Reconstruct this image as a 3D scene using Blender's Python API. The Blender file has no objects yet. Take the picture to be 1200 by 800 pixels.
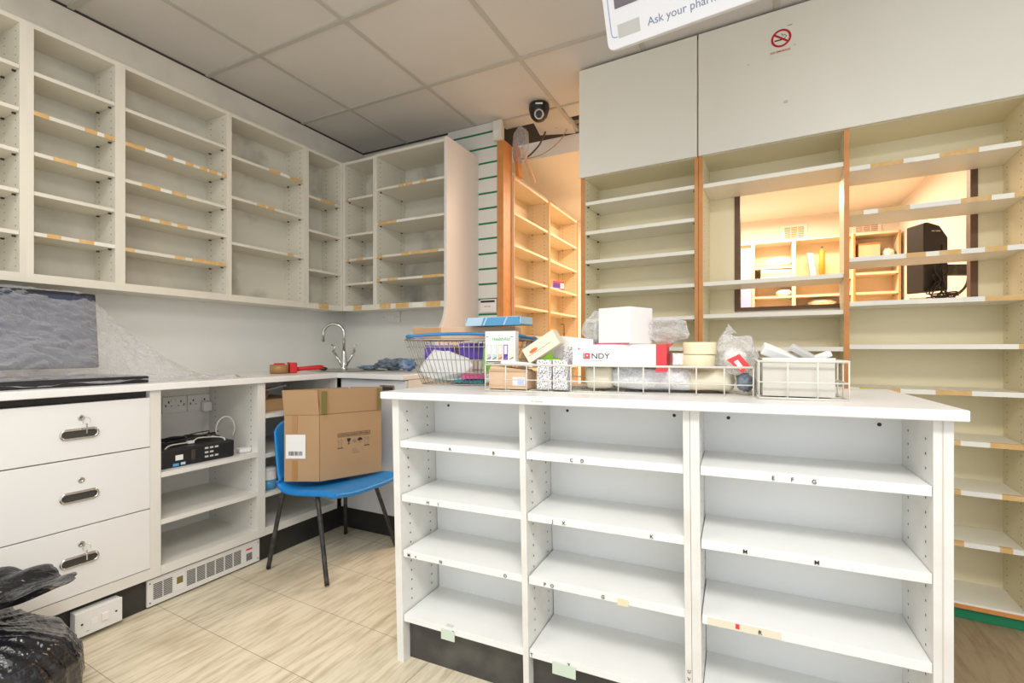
import bpy, math, random
from mathutils import Vector, Matrix, noise
random.seed(7)
R = math.radians
S = bpy.context.scene
COL = S.collection
SIN, COS = math.sin, math.cos

# ------------------------------------------------------------------ camera
cam = bpy.data.cameras.new('camera'); camo = bpy.data.objects.new('camera', cam); COL.objects.link(camo)
camo.location = (0, 0, 1.05)
camo.rotation_euler = (R(90), 0, math.atan(285 / 568))
cam.sensor_width = 36; cam.lens = 568 / 1200 * 36; cam.shift_y = 9 / 1200; cam.clip_start = 0.02
S.camera = camo
# ------------------------------------------------------------------ world and lamps
w = bpy.data.worlds.new('world'); S.world = w; w.use_nodes = True
w.node_tree.nodes['Background'].inputs[0].default_value = (.93, .96, 1, 1)
w.node_tree.nodes['Background'].inputs[1].default_value = 1.0
S.view_settings.view_transform = 'Standard'; S.view_settings.look = 'None'
S.view_settings.exposure = 0.38; S.view_settings.gamma = 1; S.view_settings.use_curve_mapping = False


def area(name, loc, rot, sx, sy, power, color):
    l = bpy.data.lights.new(name, 'AREA'); l.shape = 'RECTANGLE'; l.size = sx; l.size_y = sy
    l.energy = power; l.color = color
    o = bpy.data.objects.new(name, l); COL.objects.link(o); o.location = loc; o.rotation_euler = rot
    return o


area('ceiling_panel_light', (0.35, -0.25, 2.56), (0, 0, 0), 1.2, .6, 42, (1, .975, .93))
area('ceiling_panel_light', (-1.42, .12, 2.56), (0, 0, 0), .6, 1.2, 14, (1, .975, .93))
area('dispensary_tube_and_fill', (-0.1, 5.2, 2.40), (0, 0, 0), 1.5, .2, 46, (1, .74, .53))
area('dispensary_tube_and_fill', (-0.75, 3.95, 2.40), (0, 0, 0), .2, .9, 22, (1, .74, .53))  # added fill lamp, brightens the doorway view and its shelves
area('dispensary_tube_and_fill', (0.45, 4.5, 2.40), (0, 0, 0), .2, 1.2, 9, (1, .74, .53))


# ------------------------------------------------------------------ materials
def mat(name, color, rough=.5, metal=0, spec=.5, noise_amt=0, noise_scale=8, col2=None, bump=0, bump_scale=60,
        alpha=1, coat=0):
    m = bpy.data.materials.new(name); m.use_nodes = True
    nt = m.node_tree; b = nt.nodes['Principled BSDF']
    b.inputs['Base Color'].default_value = (*color, 1); b.inputs['Roughness'].default_value = rough
    b.inputs['Metallic'].default_value = metal; b.inputs['Specular IOR Level'].default_value = spec
    b.inputs['Coat Weight'].default_value = coat
    tc = None
    if noise_amt or bump:
        tc = nt.nodes.new('ShaderNodeTexCoord')
    if noise_amt:
        n = nt.nodes.new('ShaderNodeTexNoise'); n.inputs['Scale'].default_value = noise_scale
        n.inputs['Detail'].default_value = 6
        nt.links.new(tc.outputs['Object'], n.inputs['Vector'])
        cr = nt.nodes.new('ShaderNodeMapRange')
        cr.inputs[1].default_value = .45; cr.inputs[2].default_value = .75
        nt.links.new(n.outputs[0], cr.inputs[0])
        mx = nt.nodes.new('ShaderNodeMix'); mx.data_type = 'RGBA'
        c2 = col2 or tuple(c * .7 for c in color)
        mx.inputs[6].default_value = (*color, 1); mx.inputs[7].default_value = (*c2, 1)
        ml = nt.nodes.new('ShaderNodeMath'); ml.operation = 'MULTIPLY'; ml.inputs[1].default_value = noise_amt
        nt.links.new(cr.outputs[0], ml.inputs[0]); nt.links.new(ml.outputs[0], mx.inputs[0])
        nt.links.new(mx.outputs[2], b.inputs['Base Color'])
    if bump:
        n = nt.nodes.new('ShaderNodeTexNoise'); n.inputs['Scale'].default_value = bump_scale
        nt.links.new(tc.outputs['Object'], n.inputs['Vector'])
        bp = nt.nodes.new('ShaderNodeBump'); bp.inputs['Strength'].default_value = bump
        bp.inputs['Distance'].default_value = .01
        nt.links.new(n.outputs[0], bp.inputs['Height']); nt.links.new(bp.outputs[0], b.inputs['Normal'])
    if alpha < 1:
        b.inputs['Alpha'].default_value = alpha
    return m


def plastic_film(name, color, clear=.6, rough=.12, bump=.6, scale=40):
    m = bpy.data.materials.new(name); m.use_nodes = True
    nt = m.node_tree; b = nt.nodes['Principled BSDF']; out = nt.nodes['Material Output']
    b.inputs['Base Color'].default_value = (*color, 1); b.inputs['Roughness'].default_value = rough
    tr = nt.nodes.new('ShaderNodeBsdfTransparent'); mx = nt.nodes.new('ShaderNodeMixShader')
    fr = nt.nodes.new('ShaderNodeLayerWeight'); fr.inputs[0].default_value = .35
    ma = nt.nodes.new('ShaderNodeMath'); ma.operation = 'MULTIPLY_ADD'; ma.use_clamp = True
    ma.inputs[1].default_value = .6; ma.inputs[2].default_value = 1 - clear
    tc = nt.nodes.new('ShaderNodeTexCoord'); n = nt.nodes.new('ShaderNodeTexNoise')
    n.inputs['Scale'].default_value = scale; n.inputs['Detail'].default_value = 4
    n.inputs['Distortion'].default_value = 1.2
    bp = nt.nodes.new('ShaderNodeBump'); bp.inputs['Strength'].default_value = bump; bp.inputs['Distance'].default_value = .01
    L = nt.links.new
    L(tc.outputs['Object'], n.inputs['Vector']); L(n.outputs[0], bp.inputs['Height'])
    L(bp.outputs[0], b.inputs['Normal']); L(bp.outputs[0], fr.inputs['Normal'])
    L(fr.outputs['Facing'], ma.inputs[0]); L(ma.outputs[0], mx.inputs[0])
    L(tr.outputs[0], mx.inputs[1]); L(b.outputs[0], mx.inputs[2]); L(mx.outputs[0], out.inputs[0])
    return m


def emit(name, color, s):
    m = bpy.data.materials.new(name); m.use_nodes = True
    b = m.node_tree.nodes['Principled BSDF']; b.inputs['Base Color'].default_value = (*color, 1)
    b.inputs['Emission Color'].default_value = (*color, 1); b.inputs['Emission Strength'].default_value = s
    return m


def floor_mat():
    m = bpy.data.materials.new('vinyl_floor_tiles'); m.use_nodes = True
    nt = m.node_tree; b = nt.nodes['Principled BSDF']; L = nt.links.new
    tc = nt.nodes.new('ShaderNodeTexCoord')
    mp = nt.nodes.new('ShaderNodeMapping'); mp.inputs['Rotation'].default_value[2] = R(2.5); mp.inputs['Location'].default_value = (.12, -.125 + .013, 0)
    L(tc.outputs['Object'], mp.inputs[0])
    mp2 = nt.nodes.new('ShaderNodeMapping'); mp2.inputs['Scale'].default_value = (30, 3.2, 1)
    mp2.inputs['Rotation'].default_value[2] = R(4)
    L(tc.outputs['Object'], mp2.inputs[0])
    n = nt.nodes.new('ShaderNodeTexNoise'); n.inputs['Scale'].default_value = 1.4; n.inputs['Detail'].default_value = 8
    n.inputs['Roughness'].default_value = .65
    L(mp2.outputs[0], n.inputs['Vector'])
    cr = nt.nodes.new('ShaderNodeValToRGB')
    cr.color_ramp.elements[0].position = .30; cr.color_ramp.elements[0].color = (.52, .43, .28, 1)
    cr.color_ramp.elements[1].position = .56; cr.color_ramp.elements[1].color = (.80, .725, .56, 1)
    L(n.outputs[0], cr.inputs[0])
    n2 = nt.nodes.new('ShaderNodeTexNoise'); n2.inputs['Scale'].default_value = 2.2; n2.inputs['Detail'].default_value = 5
    L(tc.outputs['Object'], n2.inputs['Vector'])
    mr = nt.nodes.new('ShaderNodeMapRange'); mr.inputs[1].default_value = .5; mr.inputs[2].default_value = .75
    mr.inputs[4].default_value = .5
    L(n2.outputs[0], mr.inputs[0])
    # tint gets darker and browner towards the right-hand shelving
    sx = nt.nodes.new('ShaderNodeSeparateXYZ'); L(tc.outputs['Object'], sx.inputs[0])
    wr = nt.nodes.new('ShaderNodeMapRange'); wr.inputs[1].default_value = -.9; wr.inputs[2].default_value = .6
    wr.inputs[3].default_value = 0; wr.inputs[4].default_value = 1
    L(sx.outputs[0], wr.inputs[0])
    mxv = nt.nodes.new('ShaderNodeMath'); mxv.operation = 'MAXIMUM'
    L(mr.outputs[0], mxv.inputs[0]); L(wr.outputs[0], mxv.inputs[1])
    mx = nt.nodes.new('ShaderNodeMix'); mx.data_type = 'RGBA'; mx.blend_type = 'MULTIPLY'
    mx.inputs[7].default_value = (.40, .33, .25, 1)
    L(mxv.outputs[0], mx.inputs[0]); L(cr.outputs[0], mx.inputs[6])
    br = nt.nodes.new('ShaderNodeTexBrick'); br.offset = .35
    br.inputs['Scale'].default_value = 1; br.inputs['Brick Width'].default_value = .915; br.inputs['Row Height'].default_value = .305
    br.inputs['Mortar Size'].default_value = .0014; br.inputs['Mortar Smooth'].default_value = .3
    L(mp.outputs[0], br.inputs['Vector'])
    mx2 = nt.nodes.new('ShaderNodeMix'); mx2.data_type = 'RGBA'
    mx2.inputs[7].default_value = (.22, .17, .11, 1)
    f2 = nt.nodes.new('ShaderNodeMath'); f2.operation = 'MULTIPLY'; f2.inputs[1].default_value = .75
    L(br.outputs['Fac'], f2.inputs[0]); L(f2.outputs[0], mx2.inputs[0]); L(mx.outputs[2], mx2.inputs[6])
    L(mx2.outputs[2], b.inputs['Base Color'])
    b.inputs['Roughness'].default_value = .42
    return m


M = {}
M['upper'] = mat('cream_melamine', (.76, .72, .61), .45, noise_amt=.35, noise_scale=3.5, col2=(.60, .57, .49))
M['upperback'] = mat('smudged_back_board', (.68, .65, .55), .6, noise_amt=.8, noise_scale=2.6, col2=(.40, .38, .33))
M['lower'] = mat('off_white_laminate', (.78, .765, .715), .4, noise_amt=.3, noise_scale=4, col2=(.64, .61, .53))
M['front'] = mat('pale_drawer_laminate', (.80, .80, .79), .35)
M['worktop'] = mat('white_worktop', (.86, .86, .85), .3, noise_amt=.25, noise_scale=3)
M['island'] = mat('white_laminate', (.86, .87, .86), .38, noise_amt=.3, noise_scale=5, col2=(.74, .74, .70))
M['iside'] = mat('scuffed_peg_board', (.78, .78, .74), .5, noise_amt=.5, noise_scale=7, col2=(.58, .56, .50))
M['iedge'] = mat('worn_post_edge', (.80, .79, .75), .45, noise_amt=.5, noise_scale=9, col2=(.62, .58, .50))
M['right'] = mat('ivory_laminate', (.85, .765, .525), .45, noise_amt=.3, noise_scale=3, col2=(.70, .65, .50))
M['rshelf'] = mat('ivory_shelf_board', (.86, .83, .72), .4)
M['rdoor'] = mat('ivory_door_panel', (.85, .825, .73), .4, noise_amt=.3, noise_scale=2, col2=(.70, .67, .57))
M['wood'] = mat('orange_wood_edge', (.66, .27, .07), .45, noise_amt=.6, noise_scale=14, col2=(.48, .19, .045))
M['darkwood'] = mat('dark_brown_frame', (.14, .07, .028), .5, noise_amt=.5, noise_scale=14, col2=(.07, .03, .012))
M['beech'] = mat('warm_beech_laminate', (.82, .68, .47), .5)
M['wall'] = mat('painted_wall', (.80, .75, .65), .7, noise_amt=.5, noise_scale=5, col2=(.58, .55, .47), bump=.05)
M['splash'] = mat('splashback_wall', (.78, .775, .73), .5, noise_amt=.4, noise_scale=2, col2=(.66, .65, .58))
M['dwall'] = mat('cream_dispensary_wall', (.86, .80, .71), .7)
M['tile'] = mat('ceiling_tile', (.70, .67, .63), .8, noise_amt=.35, noise_scale=2, col2=(.57, .54, .49), bump=.04, bump_scale=200)
M['tee'] = mat('ceiling_tee_bar', (.52, .50, .44), .5)
M['floor'] = floor_mat()
M['kick'] = mat('black_plinth', (.022, .021, .019), .5, noise_amt=.5, noise_scale=9, col2=(.06, .055, .045))
M['ikick'] = mat('scuffed_black_plinth', (.055, .053, .05), .5, noise_amt=.8, noise_scale=9, col2=(.12, .115, .10))
M['green'] = mat('green_slot', (.006, .20, .085), .5)
M['slat'] = mat('slatwall_board', (.76, .75, .70), .45)
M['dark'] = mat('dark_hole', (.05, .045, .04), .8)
M['void'] = mat('ceiling_void', (.10, .06, .03), .9)
M['black'] = mat('black_plastic', (.012, .012, .014), .4)
M['blackmetal'] = mat('black_metal', (.02, .02, .02), .35, noise_amt=.6, noise_scale=40, col2=(.12, .11, .10))
M['chrome'] = mat('chrome', (.62, .61, .58), .16, metal=1)
M['steel'] = mat('brushed_steel', (.55, .53, .48), .3, metal=1)
M['wire'] = mat('cream_coated_wire', (.74, .72, .64), .35)
M['wiregrey'] = mat('grey_chrome_wire', (.36, .35, .32), .3, metal=.7)
M['blue'] = mat('blue_plastic', (.012, .23, .62), .36, noise_amt=.25, noise_scale=30, col2=(.05, .30, .62))
M['bluehandle'] = mat('blue_handle', (.03, .20, .45), .35)
M['card'] = mat('cardboard', (.46, .29, .15), .75, noise_amt=.35, noise_scale=6, col2=(.38, .23, .11))
M['cardpale'] = mat('pale_cardboard', (.72, .50, .32), .75)
M['tapebrown'] = mat('brown_parcel_tape', (.42, .22, .08), .3)
M['tapegreen'] = mat('olive_parcel_tape', (.20, .17, .05), .3)
M['label'] = mat('yellowed_tape', (.68, .41, .14), .5, noise_amt=.6, noise_scale=30, col2=(.76, .62, .40))
M['labelw'] = mat('white_tape', (.82, .80, .74), .5)
M['paper'] = mat('white_paper', (.84, .84, .83), .6)
M['ink'] = mat('black_ink', (.02, .02, .025), .6)
M['greyink'] = mat('grey_ink', (.22, .22, .25), .6)
M['red'] = mat('red_plastic', (.62, .02, .02), .4)
M['redprint'] = mat('red_print', (.78, .05, .06), .45)
M['purple'] = mat('purple_carton', (.11, .045, .36), .45)
M['lime'] = mat('lime_green_plastic', (.25, .62, .03), .4)
M['pink'] = mat('pink_pack', (.62, .09, .26), .4)
M['teal'] = mat('teal_pack', (.03, .24, .33), .4)
M['mint'] = mat('mint_pack', (.5, .66, .6), .5)
M['cream'] = mat('cream_foam', (.80, .74, .58), .6)
M['yellow'] = mat('cream_masking_tape', (.80, .72, .48), .55)
M['white'] = mat('white_plastic', (.80, .79, .76), .35)
M['cable'] = mat('white_cable', (.62, .60, .55), .4)
M['cloth'] = mat('grey_blue_cloth', (.22, .27, .32), .9, noise_amt=1, noise_scale=18, col2=(.07, .08, .10), bump=.5)
M['clothblue'] = mat('blue_cloth', (.16, .25, .42), .9, noise_amt=1, noise_scale=30, col2=(.45, .52, .62), bump=.5)
M['bag'] = mat('black_bin_bag', (.010, .010, .014), .16, bump=.9, bump_scale=34, coat=.3)
M['film'] = plastic_film('clear_polythene', (.62, .62, .65), .80, .10, 1.0, 22)
M['bagfilm'] = plastic_film('clear_bag_film', (.86, .86, .87), .80, .12, .9, 34)
M['bubble'] = mat('bubble_wrap', (.78, .79, .80), .35, bump=.8, bump_scale=110)
M['screen'] = mat('dark_blue_screen', (.035, .045, .085), .12)
M['bluefilm'] = mat('blue_plastic_tray', (.10, .36, .62), .25)
M['bluepale'] = mat('pale_blue_tray', (.50, .68, .82), .25)
M['bluegrey'] = mat('pale_blue_panel', (.36, .46, .80), .5)
M['greypaper'] = mat('grey_paper', (.55, .55, .53), .6)
M['pcb'] = mat('greenish_sticker', (.62, .72, .60), .6)
M['whitebox'] = mat('white_carton', (.86, .83, .80), .5)
M['beigebox'] = mat('beige_carton', (.62, .59, .52), .6)


M['mould'] = mat('smudged_grey_board', (.68, .65, .55), .6, noise_amt=1, noise_scale=3.4, col2=(.27, .255, .22))
for nd_ in M['mould'].node_tree.nodes:
    if nd_.type == 'MAP_RANGE': nd_.inputs[1].default_value = .52; nd_.inputs[2].default_value = .74


def pattern_mat():
    m = bpy.data.materials.new('confetti_print_carton'); m.use_nodes = True
    nt = m.node_tree; b = nt.nodes['Principled BSDF']; L = nt.links.new
    tc = nt.nodes.new('ShaderNodeTexCoord'); v = nt.nodes.new('ShaderNodeTexVoronoi'); v.inputs['Scale'].default_value = 170
    L(tc.outputs['Object'], v.inputs['Vector'])
    lt = nt.nodes.new('ShaderNodeMath'); lt.operation = 'LESS_THAN'; lt.inputs[1].default_value = .42
    L(v.outputs['Distance'], lt.inputs[0])
    hs = nt.nodes.new('ShaderNodeHueSaturation'); hs.inputs['Saturation'].default_value = .55; hs.inputs['Value'].default_value = .45
    L(v.outputs['Color'], hs.inputs['Color'])
    mx = nt.nodes.new('ShaderNodeMix'); mx.data_type = 'RGBA'; mx.inputs[6].default_value = (.80, .77, .80, 1)
    L(lt.outputs[0], mx.inputs[0]); L(hs.outputs[0], mx.inputs[7]); L(mx.outputs[2], b.inputs['Base Color'])
    return m


M['pattern'] = pattern_mat()


# ------------------------------------------------------------------ mesh helpers
class MB:
    def __init__(s): s.v = []; s.f = []; s.m = []; s.sm = []

    def add(s, vs, fs, m=0, smooth=False):
        k = len(s.v); s.v += [tuple(v) for v in vs]
        for f in fs: s.f.append([i + k for i in f]); s.m.append(m); s.sm.append(smooth)
        return s

    def box(s, x0, x1, y0, y1, z0, z1, m=0, T=None):
        vs = [(x, y, z) for z in (z0, z1) for y in (y0, y1) for x in (x0, x1)]
        if T is not None: vs = [T @ Vector(v) for v in vs]
        return s.add(vs, [(0, 2, 3, 1), (4, 5, 7, 6), (0, 1, 5, 4), (2, 6, 7, 3), (0, 4, 6, 2), (1, 3, 7, 5)], m)

    def prism(s, poly, a, b, axis='x', m=0, T=None):
        """poly in the two other axes (x:(y,z), y:(x,z), z:(x,y)) extruded a..b"""
        def P(p, t):
            v = {'x': (t, p[0], p[1]), 'y': (p[0], t, p[1]), 'z': (p[0], p[1], t)}[axis]
            return T @ Vector(v) if T is not None else v
        n = len(poly)
        vs = [P(p, a) for p in poly] + [P(p, b) for p in poly]
        fs = [list(range(n))[::-1], list(range(n, 2 * n))] + [(i, (i + 1) % n, n + (i + 1) % n, n + i) for i in range(n)]
        return s.add(vs, fs, m)

    def tube(s, pts, r, n=8, m=0, closed=False, caps=True):
        pts = [Vector(p) for p in pts]; N = len(pts)
        rr = r if isinstance(r, (list, tuple)) else [r] * N
        vs = []; up = Vector((0, 0, 1)); prev = None
        for i, p in enumerate(pts):
            if closed: t = pts[(i + 1) % N] - pts[i - 1]
            else: t = pts[min(i + 1, N - 1)] - pts[max(i - 1, 0)]
            if t.length < 1e-9: t = Vector((0, 0, 1))
            t.normalize()
            if prev is None:
                a = up if abs(t.dot(up)) < .9 else Vector((1, 0, 0))
                nrm = (a - t * a.dot(t)).normalized()
            else:
                nrm = prev - t * prev.dot(t)
                nrm = nrm.normalized() if nrm.length > 1e-6 else t.orthogonal().normalized()
            prev = nrm; b = t.cross(nrm)
            for k in range(n):
                an = 2 * math.pi * k / n
                vs.append(p + (nrm * COS(an) + b * SIN(an)) * rr[i])
        fs = []
        for i in range(N if closed else N - 1):
            j = (i + 1) % N
            for k in range(n):
                fs.append((i * n + k, i * n + (k + 1) % n, j * n + (k + 1) % n, j * n + k))
        s.add(vs, fs, m, True)
        if caps and not closed:
            k0 = len(s.v) - N * n
            s.f.append([k0 + k for k in range(n)][::-1]); s.m.append(m); s.sm.append(False)
            s.f.append([k0 + (N - 1) * n + k for k in range(n)]); s.m.append(m); s.sm.append(False)
        return s

    def lathe(s, prof, n=24, m=0, T=None, smooth=True):
        vs = []
        for (r, z) in prof:
            for k in range(n):
                a = 2 * math.pi * k / n; v = Vector((r * COS(a), r * SIN(a), z))
                vs.append(T @ v if T is not None else v)
        fs = []
        for i in range(len(prof) - 1):
            for k in range(n):
                fs.append((i * n + k, i * n + (k + 1) % n, (i + 1) * n + (k + 1) % n, (i + 1) * n + k))
        return s.add(vs, fs, m, smooth)

    def disc(s, c, axis, r, m=0, n=8, t=.0004):
        """little disc facing +-axis at c"""
        a = Vector(axis).normalized(); u = a.orthogonal().normalized(); v = a.cross(u); c = Vector(c) + a * t
        vs = [c + (u * COS(2 * math.pi * k / n) + v * SIN(2 * math.pi * k / n)) * r for k in range(n)]
        return s.add(vs, [list(range(n))], m)

    def grid(s, fn, nu, nv, m=0, smooth=True):
        vs = [fn(i / nu, j / nv) for j in range(nv + 1) for i in range(nu + 1)]
        fs = [(j * (nu + 1) + i, j * (nu + 1) + i + 1, (j + 1) * (nu + 1) + i + 1, (j + 1) * (nu + 1) + i) for j in range(nv) for i in range(nu)]
        return s.add(vs, fs, m, smooth)

    def build(s, name, mats, parent=None, deform=None, bevel=0, loc=None, rot=None, solid=0):
        me = bpy.data.meshes.new(name)
        vs = s.v if deform is None else [deform(*v) for v in s.v]
        me.from_pydata([tuple(v) for v in vs], [], s.f)
        if not isinstance(mats, (list, tuple)): mats = [mats]
        for q in mats: me.materials.append(M[q] if isinstance(q, str) else q)
        me.polygons.foreach_set('material_index', s.m); me.polygons.foreach_set('use_smooth', s.sm)
        me.update()
        o = bpy.data.objects.new(name, me); COL.objects.link(o)
        if parent: o.parent = parent
        if loc: o.location = loc
        if rot: o.rotation_euler = rot
        if solid:
            md = o.modifiers.new('solid', 'SOLIDIFY'); md.thickness = solid
        if bevel:
            md = o.modifiers.new('bevel', 'BEVEL'); md.width = bevel; md.segments = 2; md.limit_method = 'ANGLE'
        return o


def tag(o, label, cat, group=None):
    o['label'] = label; o['category'] = cat
    if group: o['group'] = group
    return o


def empty(name, label, cat, loc=(0, 0, 0), rotz=0, group=None, rot=None):
    o = bpy.data.objects.new(name, None); COL.objects.link(o); o.empty_display_size = .05
    o.location = loc; o.rotation_euler = rot or (0, 0, rotz)
    return tag(o, label, cat, group)


def struct(o): o['kind'] = 'structure'; return o


def bx(name, mats, parent, *b, bevel=0, **k): return MB().box(*b).build(name, mats, parent, bevel=bevel, **k)


def smooth_path(pts, sub=6):
    P = [Vector(p) for p in pts]; out = []
    for i in range(len(P) - 1):
        p0 = P[max(i - 1, 0)]; p1 = P[i]; p2 = P[i + 1]; p3 = P[min(i + 2, len(P) - 1)]
        for k in range(sub):
            t = k / sub
            out.append(.5 * ((2 * p1) + (-p0 + p2) * t + (2 * p0 - 5 * p1 + 4 * p2 - p3) * t * t + (-p0 + 3 * p1 - 3 * p2 + p3) * t ** 3))
    out.append(P[-1]); return out


def text(name, s, size, material, parent=None, T=None, depth=.0004, align='LEFT', bold=0, sx=1):
    """flat lettering, local x right, y up, facing +z, placed with matrix T"""
    c = bpy.data.curves.new(name, 'FONT'); c.body = s; c.size = size; c.extrude = depth; c.align_x = align
    c.offset = bold; c.resolution_u = 3
    o = bpy.data.objects.new(name, c); COL.objects.link(o)
    dg = bpy.context.evaluated_depsgraph_get(); dg.update()
    me = bpy.data.meshes.new_from_object(o.evaluated_get(dg)); bpy.data.objects.remove(o)
    if sx != 1: me.transform(Matrix.Diagonal((sx, 1, 1, 1)))
    if T is not None: me.transform(T)
    me.materials.clear(); me.materials.append(M[material] if isinstance(material, str) else material)
    q = bpy.data.objects.new(name, me); COL.objects.link(q)
    if parent: q.parent = parent
    return q


def scribble(name, words, size, material, parent, T):
    """print too small to read: one thin stroke per word"""
    b = MB(); x = 0
    for wl in words:
        b.box(x, x + wl * size * .6, size * .15, size * .55, 0, .0004, T=T); x += wl * size * .6 + size * .35
    return b.build(name, material, parent)


def face_front(x, y, z):  # plane facing local -y, text runs +x
    return Matrix.Translation((x, y, z)) @ Matrix.Rotation(R(90), 4, 'X')


def crumple(name, mats, loc, rad, amp, seed, parent=None, sub=4, freq=3.0, flat=0, squash=None):
    import bmesh
    bm = bmesh.new(); bmesh.ops.create_icosphere(bm, subdivisions=sub, radius=1)
    off = Vector((seed * 7.3, seed * 3.1, seed * 1.7))
    for v in bm.verts:
        d = v.co.normalized()
        n1 = noise.noise(d * freq + off); n2 = abs(noise.noise(d * freq * 2.3 + off)); n3 = abs(noise.noise(d * freq * 5 + off))
        k = 1 + amp * (n1 * .8 + (.25 - n2) * .45 + (.2 - n3) * .16)
        co = Vector((d.x * rad[0], d.y * rad[1], d.z * rad[2])) * k
        if squash: co = squash(co)
        v.co = co
    zmin = min(v.co.z for v in bm.verts)
    for v in bm.verts:
        v.co.z -= zmin
        if flat and v.co.z < flat: v.co.z = v.co.z * .15
    me = bpy.data.meshes.new(name); bm.to_mesh(me); bm.free()
    for p in me.polygons: p.use_smooth = True
    for q in (mats if isinstance(mats, (list, tuple)) else [mats]): me.materials.append(M[q])
    o = bpy.data.objects.new(name, me); COL.objects.link(o); o.location = loc
    if parent: o.parent = parent
    return o


# ------------------------------------------------------------------ room shell
CZ = 2.587; WL = -2.765; WB = 2.89
MB().box(WL - .05, 2.4, -1.6, 6.0, -.05, 0).build('floor', 'floor')['kind'] = 'structure'
struct(MB().box(WL - .1, WL, -1.6, WB + .1, 0, 3).build('wall_left', 'wall'))
b = MB().box(WL, -1.55, WB, WB + .08, 0, CZ + .02)
struct(b.build('wall_back', 'wall'))
struct(MB().box(WL, -1.72, 2.70, WB - .001, .0, 1.33).build('wall_back_lower', 'splash'))
struct(MB().box(WL + .0, WL + .004, -.8, 2.70, .90, 1.33).build('wall_left_splashback', 'splash'))
struct(MB().box(1.05, 1.13, .0, 6.0, 0, CZ).build('wall_right', 'wall')) if False else None

# suspended ceiling: each tile is its own thing, tee bars one grid
tx = [-2.765, -2.325, -1.722, -1.118, -.515, .088, .692, 1.296, 1.9, 2.4]
ty = [-1.42, -.80, -.18, .44, 1.06, 1.672, 2.312, 2.89]
tee = MB()
for x in tx[1:-1]: tee.box(x - .012, x + .012, -1.6, 2.89, CZ - .002, CZ + .03)
for y in ty[:-1]: tee.box(WL, 2.4, y - .012, y + .012, CZ - .0035, CZ + .028)
tee.box(-1.13, -1.106, 2.89, 3.27, CZ - .002, CZ + .02)
tee.box(-1.55, 1.3, 2.880, 2.896, CZ - .003, CZ + .02)
struct(tee.build('ceiling_grid', 'tee'))
tiles = MB()
for i in range(len(tx) - 1):
    for j in range(len(ty) - 1):
        tiles.box(tx[i] + .004, tx[i + 1] - .004, ty[j] + .004, ty[j + 1] - .004, CZ + .003, CZ + .018)
struct(tiles.build('ceiling', 'tile'))
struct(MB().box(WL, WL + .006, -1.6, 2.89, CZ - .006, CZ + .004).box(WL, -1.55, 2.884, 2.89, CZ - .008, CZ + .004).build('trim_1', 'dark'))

# room beyond (dispensary)
DX0, DX1, DY1 = -1.72, 1.25, 5.95
struct(MB().box(DX0 - .08, DX0, WB + .08, DY1, 0, CZ).build('wall_dispensary_left', 'dwall'))
struct(MB().box(DX0 - .08, DX1 + .08, DY1, DY1 + .08, 0, CZ).build('wall_dispensary_far', 'dwall'))
struct(MB().box(DX1, DX1 + .08, 2.70, DY1, 0, CZ).build('wall_dispensary_right', 'dwall'))
cd = MB().prism([(3.27, 2.45), (DY1 + .08, 2.45), (DY1 + .08, 2.50), (3.29, 2.50), (3.29, 2.575), (3.27, 2.575)], DX0 - .08, DX1 + .08, 'x')
struct(cd.build('ceiling_dispensary', 'dwall'))
struct(MB().box(DX0 - .1, DX1 + .1, 2.9, 3.4, 2.95, 2.97).box(DX0 - .1, DX0 - .08, 2.9, 3.4, CZ, 2.95).box(DX0 - .1, DX1, 3.38, 3.4, 2.5, 2.95).build('ceiling_void_slab', 'void'))
# surviving tiles of the strip over the doorway
struct(MB().box(-1.10, 1.3, 2.90, 3.05, CZ + .003, CZ + .018).box(-1.56, -1.25, 2.90, 3.02, CZ + .003, CZ + .018).build('ceiling_edge_tiles', 'tile'))
t = empty('ceiling_tile', 'loose ceiling tile hanging at a tilt beside the dark ceiling gap', 'ceiling tile', (-1.24, 3.08, CZ + .012), R(8))
bx('tile_board', 'tile', t, -.13, .13, -.16, .17, 0, .015, rot=(R(-4), R(5), 0))


# ------------------------------------------------------------------ shelf unit builder
def holes(b, x, sgn, ys, z0, z1, m=1, step=.032, r=.0032):
    z = z0 + .03
    while z < z1 - .02:
        for y in ys: b.disc((x, y, z), (sgn, 0, 0), r, m, 6)
        z += step


def put_tapes(spec, W, D, z0, z1, parent, x0, deform=None, y=0.0):
    for s in spec:
        tp = MB()
        a, bb = s[0], s[1]; mi = s[2] if len(s) > 2 else 0
        if mi == 0:
            tp.prism([(y - .0015, z0 - .0005), (y - .0015, z1 + .0013), (y + .014, z1 + .0013), (y + .014, z1 + .0003), (y + .0001, z1 + .0003), (y + .0001, z0 - .0005)], x0 + a * W, x0 + bb * W, 'x')
        else: tp.box(x0 + a * W, x0 + bb * W, y - .0015, y + .0001, z0 - .0005, z1 + .0008)
        tp.build('edge_tape', ['label', 'labelw', 'greyink', 'pcb'][mi], parent, deform=deform)


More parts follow.
